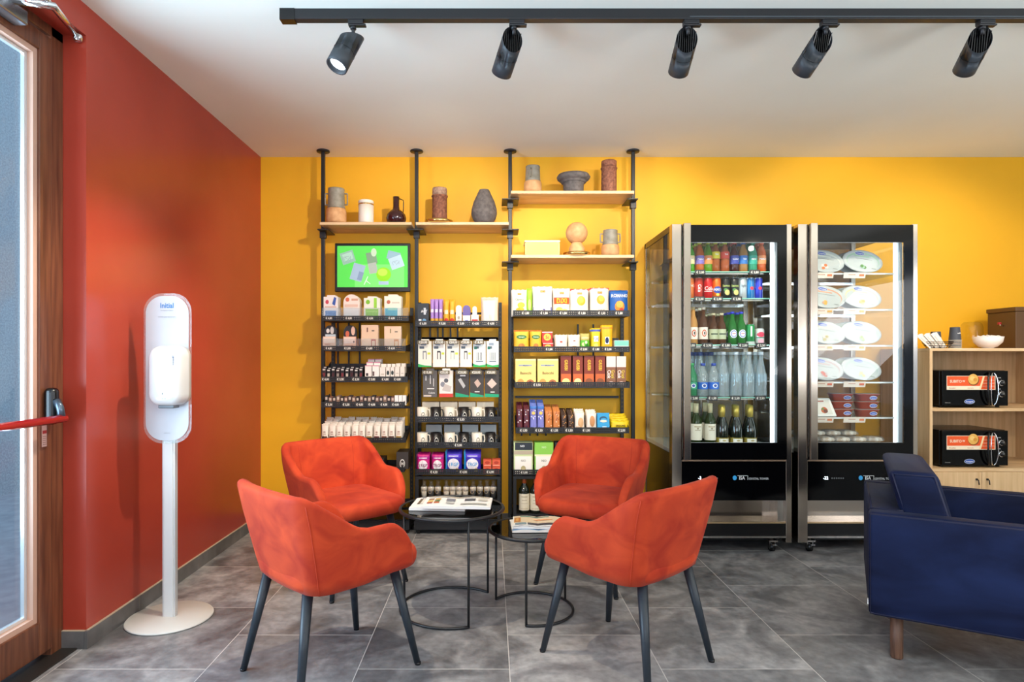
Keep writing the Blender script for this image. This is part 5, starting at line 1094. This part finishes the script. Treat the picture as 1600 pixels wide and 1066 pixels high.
for k, (px, c, l, cp, tx, nm) in enumerate(pets):
    x = PX(px, 3.96)
    for r_ in range(4):
        el = [('t', tx, 'f4f4f4', .5, .6, .3), ('q', mat('f0f0f0' if k % 2 else 'e8d020', .5), [(.1, .05), (.9, .3), (.9, .42), (.1, .12)])]
        bottle('pet', ('pet', k), tg(c, .6), 0, mat(cp, .4), petp(.029, .20), (.185, .203, .0135), (.055 if k < 3 or k > 4 else .09, .11 if k < 3 or k > 4 else .135, .0294, l, el), (x, YR[r_]+.03, SZ[0]+.0005), 'soft_drink_bottle', 'bottle',
               '%s soft drink bottle, top fridge shelf, %s' % (nm, 'at the front' if r_ == 0 else ORD[r_]+' row back'), 'soft drink bottles in the drinks fridge')
cans = [(1082, 'e87a3a', 'ARANCIA', 'f4e4d0', .0285), (1096, 'c83a2a', 'Cola', 'f6f0f0', .0285), (1111, 'd0141e', 'Cola', 'f6f0f0', .0285), (1124.5, 'e86a14', 'FANTA', '1a3aa0', .0285), (1139, '16181c', 'lemon', 'b8c86a', .0285), (1153, '16181c', 'lemon', 'b8c86a', .0285), (1166, 'b8c0c4', 'light', '5a6a7a', .027), (1178, '1a7ac0', 'bull', 'd82a3a', .026), (1191, '2a3ac0', 'bull', 'e03a6a', .026)]
cn = ['orange', 'red', 'bright red', 'orange and blue', 'black', 'black', 'silver', 'light blue', 'deep blue']
def can(key, loc, r, h, c, els, lb, grp):
    if key not in _bt:
        b = G().lathe([(r*.82, 0), (r, .006), (r, h-.010), (r*.88, h-.002)], mat(c, .28, .3), (0, 0, 0), 20); b.art(els, surf(r), 2*r*.96, h, True)
        tp = G().lathe([(r*.88, h-.002), (r*.90, h), (r*.80, h), (r*.79, h-.004), (0, h-.004)], CHROME, (0, 0, 0), 20)
        _bt[key] = [('body', b.mesh('body')), ('lid', tp.mesh('lid'))]
    t = thing('drink_can', lb, 'can', loc, 0, grp)
    for nm, me in _bt[key]: o = bpy.data.objects.new(nm, me); C.objects.link(o); o.parent = t
for k, (px, c, tx, tc, r) in enumerate(cans):
    els = [('v', tx, tc, .5, .5, .22)] if k in (2, 1) else [('t', tx, tc, .5, .62, .16)]
    if k == 3: els = [('e', '2040a8', .5, .42, .45, .17), ('t', 'FANTA', 'ffffff', .5, .44, .18), ('e', 'f0e050', .5, .2, .2, .06)]
    if k in (4, 5): els += [('e', '4a8a3a', .35, .42, .2, .08), ('e', 'd8c878', .55, .30, .3, .13)]
    if k in (7, 8): els = [('q', mat('c8d0d8', .3, .4), [(.0, .5), (.5, .5), (.5, 1), (0, 1)]), ('e', 'e0304a', .55, .5, .25, .08), ('q', mat('a8c8e8', .3), [(.5, .0), (1, .0), (1, .45), (.5, .45)])]
    if k == 2: els = [('t', 'Cola', 'f6f0f0', .5, .5, .24), ('r', 'f0f0f0', 0, .34, 1, .37)]
    for r_ in range(3):
        can(('can', k), (PX(px, 3.96), YR[r_]+.03, SZ[1]+.0005), r, .138, c, els, '%s can, number %s from the left on the can shelf, %s' % (cn[k], ORD[k], 'at the front' if r_ == 0 else '%s row back' % ORD[r_]), 'cans on the second fridge shelf')
BRN = tg((.10, .035, .012), .75); GRN = tg((.02, .22, .03), .6); AMB = tg((.75, .40, .12), .6); CLR = thin((.84, .93, .97), solid=.20)
def beerp(r, h): return [(r*.9, 0), (r, .006), (r, h*.55), (r*.85, h*.64), (r*.45, h*.78), (r*.40, h*.96)]
BEL = [('e', 'c8502a', .45, .5, .26, .30), ('e', 'f0e8e0', .45, .5, .17, .2), ('e', '3a3a3a', .48, .5, .09, .14)]
beers = [(1088, AMB, 'efe6dc', BEL, .245, 'b8a070', 'amber wheat beer'), (1104, BRN, 'efe6dc', BEL, .245, 'e8e0d0', 'brown wheat beer'), (1120, BRN, 'b8c0a0', [('r', '3a4a3a', .1, .45, .9, .58)], .205, 'c8c0a0', 'brown beer with sage label'), (1133, BRN, 'b8c0a0', [('r', '3a4a3a', .1, .45, .9, .58)], .205, 'c8c0a0', 'brown beer with sage label'),
         (1150, GRN, None, 0, .215, '2a3ac0', 'green beer with round white label'), (1164, GRN, None, 0, .215, '2a3ac0', 'green beer with round white label')]
for k, (px, gl, lc, el, h, cp, nm) in enumerate(beers):
    if lc is None: lab = (.04, .10, .0288, GRN, [('e', 'e8ecf4', .5, .5, .42, .46), ('e', '5a6ac0', .5, .5, .34, .38), ('e', 'f0f0f6', .5, .5, .26, .29), ('r', 'c03040', .3, .46, .7, .54)])
    else: lab = (.035, .035+.40*h*.8, .0288, lc, el)
    for r_ in range(3):
        bottle('beer', ('beer', k), gl, 0, mat(cp, .35), beerp(.0285, h), (h*.93, h*1.0, .0125), lab, (PX(px, 3.96), YR[r_]+.03, SZ[2]+.0005), 'beer_bottle', 'beer bottle', '%s, %s from the left, third fridge shelf, %s' % (nm, ORD[k], 'front row' if r_ == 0 else ORD[r_]+' row'), 'beer bottles on the third fridge shelf')
for k, (px, c, els, h) in enumerate(((1178, '1f8a4a', [('r', 'd8f0e0', .35, .4, .55, .9), ('r', 'c0c8c8', 0, 0, 1, .15)], .132), (1193, 'd8dcd8', [('e', 'd83a5a', .5, .62, .45, .16), ('e', 'f0b0c0', .5, .2, .35, .16), ('r', '3a8a6a', 0, .4, 1, .46)], .105))):
    for r_ in range(2): can(('lowcan', k), (PX(px, 3.96), YR[r_]+.03, SZ[2]+.0005), .029, h, c, els, '%s can right of the green beer bottles, %s' % (['green', 'white and pink'][k], ['front', 'second row'][r_]), 'cans beside the beer bottles')
def watp(r, h): return [(r*.92, 0), (r, .008), (r, h*.40), (r*.94, h*.46), (r*.9, h*.50), (r*.36, h*.86), (r*.34, h*.95)]
for k, px in enumerate((1133, 1153, 1173, 1192)):
    for r_ in range(3):
        bottle('wat', 'glasswater', CLR, 0, mat('e8eef2', .3), watp(.036, .292), (.272, .292, .0145), (.10, .15, .0362, thin((.75, .90, .98), solid=.25), []), (PX(px, 3.97), 4.0+.08*r_, SZ[3]+.0005), 'water_bottle', 'water bottle',
               'tall clear water bottle, %s of four from the left, %s row' % (ORD[k], ORD[r_]), 'tall clear water bottles')
for k, px in enumerate((1084, 1101, 1118)):
    gr = k == 0
    bottle('wat', ('petw', gr), tg('4fc890', .3) if gr else CLR, 0, mat('2a9a5a' if gr else '2a4ab0', .4), petp(.033, .215), (.20, .218, .014), (.05, .095, .0334, '2a9a7a' if gr else '2a6ad0', [('e', 'e8f0fa', .5, .5, .25, .3), ('e', '2a4aa0', .5, .5, .16, .2)]), (PX(px, 3.96), 3.995, SZ[3]+.0005), 'water_bottle', 'water bottle',
           ['small green water bottle at the left of the fourth shelf', 'small water bottle with blue label, left one', 'small water bottle with blue label, right one'][k], 'small labelled water bottles')
    for r_ in range(3):
        bottle('wat', 'bluecap', CLR, 0, mat('23407f', .4), watp(.034, .290), (.268, .292, .016), None, (PX(px, 3.97)+.012, 4.085+.08*r_, SZ[3]+.0005), 'water_bottle', 'water bottle', 'tall water bottle with dark blue cap behind the small bottles, column %s, row %s' % (ORD[k], ORD[r_]), 'blue capped water bottles')
zf = .6485
for k, px in enumerate((1090, 1112)):
    for r_ in range(2):
        bottle('wine', 'whitewine', tg((.03, .05, .015), .8), 0, mat('d8d0a8', .35), winep(.036, .285), (.225, .285, .0155), (.05, .155, .0365, 'e9e6d6', WA[:2]+[('e', 'a8a088', .5, .72, .1, .06)]), (PX(px, 3.97), 4.0+.09*r_, zf+.002), 'white_wine_bottle', 'wine bottle',
               'wine bottle with large white label, %s of two, %s' % (['left', 'right'][k], ['front', 'behind'][r_]), 'white labelled wine bottles')
for k, px in enumerate((1132, 1154, 1176)):
    for r_ in range(2):
        bottle('wine', 'prosecco', DGL, 0, mat('c8b050', .3, .5), [(.034, 0), (.041, .008), (.041, .11), (.034, .15), (.018, .20), (.0155, .27)], (.195, .272, .019), (.02, .065, .0415, '9a8a3a', [('r', 'f0ece0', .12, .18, .88, .85), ('e', 'b8a870', .5, .6, .15, .12)]), (PX(px+(6 if r_ else 0), 3.97), 4.01+.09*r_, zf+.002), 'sparkling_wine_bottle', 'wine bottle',
               'gold topped sparkling wine bottle, %s of three, %s' % (['left', 'middle', 'right'][k], ['front', 'behind'][r_]), 'gold topped sparkling wine bottles')
# ---- ready meal fridge
WSH = mat('dfe6e8', .3, .2); PKT = thin((.95, .97, .98), solid=.25)
MZ = [PZ(428, 3.97), PZ(484, 3.97), PZ(540, 3.97), PZ(597, 3.97), PZ(652, 3.97)]
for i, z in enumerate(MZ):
    o = bm(.03, FW-.055, .09, .64, z-.006, z, thin((.85, .92, .93), solid=.12)).build('shelf', fr2)
    G().box(.03, FW-.055, .085, .09, z-.008, z+.002, WSH).box(.03, FW-.055, .60, .606, z-.016, z-.006, CHROME).build('shelf_edge', o)
    for a, b_ in ((.135, .265), (.33, .47)):
        g = G().hexa([(a, .080, z-.032), (b_, .080, z-.032), (a, .082, z-.032), (b_, .082, z-.032), (a, .072, z+.004), (b_, .072, z+.004), (a, .074, z+.004), (b_, .074, z+.004)], mat('f0e2d4', .4))
        x = a+.03; g.box(x, x+.045, .0745, .0765, z-.012, z-.008, mat('c08a70')); g.box(b_-.04, b_-.01, .0745, .0775, z-.020, z-.004, mat(['e07a3a', 'e0a84a', 'c8b060', 'd0603a', 'd87a4a'][i])); g.build('label_holder', o)
def meal(loc, kc, lb, tint):
    t = thing('ready_meal_tray', lb, 'meal tray', loc, 0, 'oval ready meals in the right fridge'); RX, RZ, tl = .131, .074, math.radians(8); an = math.radians(-9)
    def P(x, z, y):
        x2 = x*math.cos(an)-z*math.sin(an); z2 = x*math.sin(an)+z*math.cos(an); zz = z2+RZ+.009
        return (x2, y+zz*math.sin(tl), zz*math.cos(tl))
    def ring(s_, y): return [P(RX*s_*math.cos(2*PI*k/40), RZ*s_*math.sin(2*PI*k/40), y) for k in range(40)]
    G().loft([ring(.82, .032), ring(.90, .012), ring(.97, .0), ring(1, -.002), ring(1, -.005), ring(.93, -.006)], mat('c6caca', .45)).build('dish', t)
    g = G(); r_ = random.Random(int(kc, 16) % 99); mp = lambda x, z, ep: P(x, z-RZ*.92, -.0065-ep)
    g.art([('e', 'c8cccb', .5, .5, .5, .5), ('e', tint, .5, .5, .44, .42), ('e', 'c2c7c6', .5, .46, .42, .38), ('e', 'e4e6e6', .40, .86, .13, .09), ('e', '3a5ac0', .40, .86, .12, .075), ('r', tint, .26, .70, .66, .76),
           ('r', '7c8484', .30, .60, .74, .62), ('r', 'c8cccc', .26, .52, .80, .54), ('r', 'c0c4c4', .2, .44, .44, .46), ('r', '9aa09a', .74, .18, .86, .22)]
          + [('e', kc if q % 2 else tint, .52+r_.uniform(-.06, .06), .24+r_.uniform(-.09, .08), .045, .07) for q in range(6)]+[('t', 'buongusto', 'f4f4f4', .40, .86, .09)], mp, RX*1.86, RZ*1.84)
    g.build('printed_film', t)
cols = [('d8702a', 'dfe3da'), ('5a8a3a', 'a8ccb0'), ('e8a82a', 'd8a080'), ('e0a030', 'e0d4a0'), ('b8a860', 'd0c8c0'), ('a8c080', 'c0ccb8'), ('c8502a', 'c0a8a8'), ('d0cc90', 'b0c4ba')]
for k, (px, py) in enumerate(((1288, 426), (1348, 426), (1290, 482), (1346, 482), (1290, 538), (1346, 537), (1287, 594), (1346, 595))):
    meal((PX(px, 3.99), 3.985, MZ[k//2]+.0025), cols[k][0], 'white oval ready meal on the %s shelf from the top, %s one' % (ORD[k//2], ['left', 'right'][k % 2]), cols[k][1])
    meal((PX(px, 3.99), 4.09, MZ[k//2]+.0025), cols[k][0], 'white oval ready meal standing right behind the %s %s one' % (['left', 'right'][k % 2], ORD[k//2]), cols[k][1])
RED2 = mat('b0442e', .3)
for i in range(2):
    for k in range(3):
        t = thing('red_food_tub', 'brick red food tub with clear lid, %s of the stack on the %s' % (['bottom', 'middle', 'top'][k], ['left', 'right'][i]), 'food tub', (PX(1317+36*i, 4.03), 4.06-.03*i, MZ[4]+.001+.0505*k), 0, 'brick red food tubs')
        def rr(w_, d_, z): return [(w_/2*math.copysign(abs(math.cos(a))**.5, math.cos(a)), d_/2*math.copysign(abs(math.sin(a))**.5, math.sin(a)), z) for a in [2*PI*q/28 for q in range(28)]]
        G().loft([rr(.115, .075, 0), rr(.135, .09, .040), rr(.146, .10, .042), rr(.146, .10, .045)], RED2).build('tub', t)
        G().loft([rr(.148, .102, .0452), rr(.148, .102, .048)], thin((.8, .75, .72), solid=.3)).build('lid', t)
        g = G(); g.art([('e', 'f0f0f4', .5, .5, .5, .5), ('e', '3558b8', .5, .5, .45, .38), ('t', 'buongusto', 'f4f4f8', .5, .5, .28)], lambda x, z, ep: (.02+x, -.0445-z*.12-ep*2, .008+z), .05, .026); g.build('badge', t)
t = thing('dessert_tray', 'white rectangular tray with red brown dessert picture left of the red tubs', 'meal tray', (PX(1287, 4.0), 3.99, MZ[4]+.001))
g = G(); g.hexa([(-.085, 0, 0), (.085, 0, 0), (-.085, .03, 0), (.085, .03, 0), (-.06, .045, .118), (.06, .045, .118), (-.06, .07, .118), (.06, .07, .118)], mat('eeece8', .3)); g.build('tray', t, bev=.008, seg=3)
g = G(); mp = lambda x, z, ep: (x*(1-.25*z/.118), .045*z/.118-.001-ep, z); g.art([('r', 'e0dcd4', .1, .12, .9, .9), ('e', 'c05a2a', .55, .35, .16, .17), ('e', '6a2a18', .60, .30, .10, .10), ('e', '5a8a3a', .48, .42, .06, .06), ('r', 'b04a3a', .15, .8, .6, .86)], mp, .15, .118); g.build('printed_film', t)
FOOD = noisy('flat_food', (.50, .36, .24), (.80, .74, .64), (1, 1, 1), 30, .5, lo=.4, hi=.6)
for k in range(14):
    c_, r_ = k % 5, k//5
    t = thing('flat_food_pack', 'clear flat pack of pale food on the fridge floor, column %s, layer %s' % (ORD[c_], ORD[r_]), 'food pack', (F2+.14+.105*c_+.03*(r_ % 2), 4.00+.06*r_, .650+.034*r_), 0, 'clear flat food packs')
    t.rotation_euler = (0, 0, random.uniform(-.2, .2)); t.scale = (.9, .8, 2.0)
    G().loft([[(x_*s_, y_*s_, z_) for x_, y_ in [(.058*math.copysign(abs(math.cos(a))**.6, math.cos(a)), .07*math.copysign(abs(math.sin(a))**.6, math.sin(a))) for a in [2*PI*q/20 for q in range(20)]]] for s_, z_ in ((.8, 0), (.95, .004), (.9, .011), (.5, .014))], FOOD).build('food', t)
    G().loft([[(x_*s_, y_*s_, z_) for x_, y_ in [(.062*math.copysign(abs(math.cos(a))**.4, math.cos(a)), .075*math.copysign(abs(math.sin(a))**.4, math.sin(a))) for a in [2*PI*q/20 for q in range(20)]]] for s_, z_ in ((1, .003), (1.02, .008), (.8, .0165))], thin((.95, .96, .97), rough=.08, solid=.12), cap=True).build('film', t)

# ================================================================ THINGS ON THE CABINET
YT = 4.22
def tx(px): return PX(px, YT)
def cup_stack(px, n, top, lab, txt):
    for k in range(n):
        z = CT+.0002+.0105*k; dark = True
        g = G().lathe([(0.0005, .087), (.0281, .087), (.0352, .006), (.0358, 0), (.0372, 0), (.0382, .003), (.0372, .006), (.036, .007), (.029, .088), (.0285, .094), (.026, .094), (.026, .090), (0, .090)], mat('454a55', .55) , (0, 0, 0), 28)
        g.tube([(.0374*math.cos(2*PI*q/28), .0374*math.sin(2*PI*q/28), .0028) for q in range(28)], .0022, mat('e6ddcc', .5), 6, True)
        o = g.build('paper_cup', loc=(tx(px), YT, z))
        tag(o, '%s upside-down paper cup of the %s' % ('topmost dark grey' if k == n-1 else 'dark grey', lab) if k == n-1 else 'pale-rimmed paper cup, %s from the bottom of the %s' % (ORD[k], lab), 'cup', 'stacked paper cups')
        if k == n-1 and txt:
            g = G(); tv, tf = text_geo('LOVAZZA'[:0]+txt); g.add([(x_*.014+.006, -math.sqrt(max(1e-6, .0338**2-(x_*.014+.006)**2)), .047+y_*.014) for x_, y_ in tv], tf, WHITE); p = g.build('print', o)
cup_stack(1462, 3, 0, 'shorter stack behind the basket', 'caffè'); cup_stack(1492, 6, 0, 'stack right of the basket', 'caffè')
t = thing('wire_basket', 'dark wire basket at the left end of the oak cabinet top', 'basket', (tx(1455), 4.16, CT))
g = G()
for zz, r_ in ((.002, .07), (.018, .082), (.034, .092), (.044, .096)): g.tube([(r_*math.cos(a), r_*.7*math.sin(a), zz) for a in [2*PI*k/28 for k in range(28)]], .002, mat('3a2c20', .5), 6, True)
for k in range(22): a = 2*PI*k/22; g.tube([(.0*math.cos(a), 0, .002), (.07*math.cos(a), .049*math.sin(a), .002), (.096*math.cos(a), .067*math.sin(a), .044)], .0012, mat('3a2c20', .5), 5)
g.build('wires', t)
for k in range(9):
    g = G(); L_ = .115; g.box(-.012, .012, -.0025, .0025, 0, L_, mat('efe6da', .5)); g.box(-.004, .004, -.0028, -.0024, .01, L_*.8, mat('d8c8b8', .5))
    o = g.build('wrapped_cutlery', loc=(tx(1441)+.0135*k-.0, 4.135+.010*(k % 3), CT+.006), rot=(-.15, -.75+.03*k, 0), bev=.001); tag(o, 'white paper wrapped cutlery sachet leaning in the wire basket', 'cutlery sachet', 'wrapped cutlery in the wire basket')
t = thing('white_bowl', 'white footed bowl heaped with white sachets under the glass dome', 'bowl', (tx(1540), YT-.02, CT))
G().lathe([(.034, 0), (.034, .006), (.052, .012), (.080, .042), (.088, .080), (.085, .080), (.074, .045), (.04, .018), (0, .016)], mat('f4ece6', .3), (0, 0, 0), 36).build('bowl', t)
for k in range(16):
    a = k*2.4; r_ = .012+.0036*k; g = G().box(-.016, .016, -.011, .011, 0, .005, mat('f6f2ee', .5)); g.box(-.010, .010, -.005, .005, .005, .0056, mat(['f0ece8', '2a4a9a', 'f0ece8'][k % 3], .5))
    o = g.build('sugar_sachet', loc=(tx(1540)+r_*math.cos(a), YT-.02+r_*math.sin(a), CT+.084-.0006*k), rot=(random.uniform(-.4, .4), random.uniform(-.4, .4), a), bev=.001); tag(o, 'small white sugar sachet heaped in the white bowl', 'sachet', 'sugar sachets in the white bowl')
dm = G().lathe([(.064, 0), (.066, .06), (.066, .150), (.060, .175), (.045, .190), (.0, .194)], thin((.93, .92, .90)), (0, 0, 0), 36).build('glass_jar', loc=(tx(1543), YT+.14, CT)); tag(dm, 'clear glass dome jar standing behind the white bowl', 'jar')
t = thing('brown_canister', 'large brown box with lid at the right end of the cabinet top', 'box', (tx(1622), YT+.1, CT))
G().box(-.17, .20, -.12, .12, 0, .255, mat('5a3e22', .5)).build('body', t, bev=.004); G().box(-.176, .206, -.126, .126, .255, .285, mat('5a3e22', .45)).build('lid', t, bev=.004)
G().tube([(-.17, -.02, .16), (-.195, -.02, .165), (-.2, -.02, .175)], .006, CHROME, 8).lathe([(.012, .168), (.012, .185)], mat('a02020', .4), (-.2, -.02, 0), 12).build('tap', t)
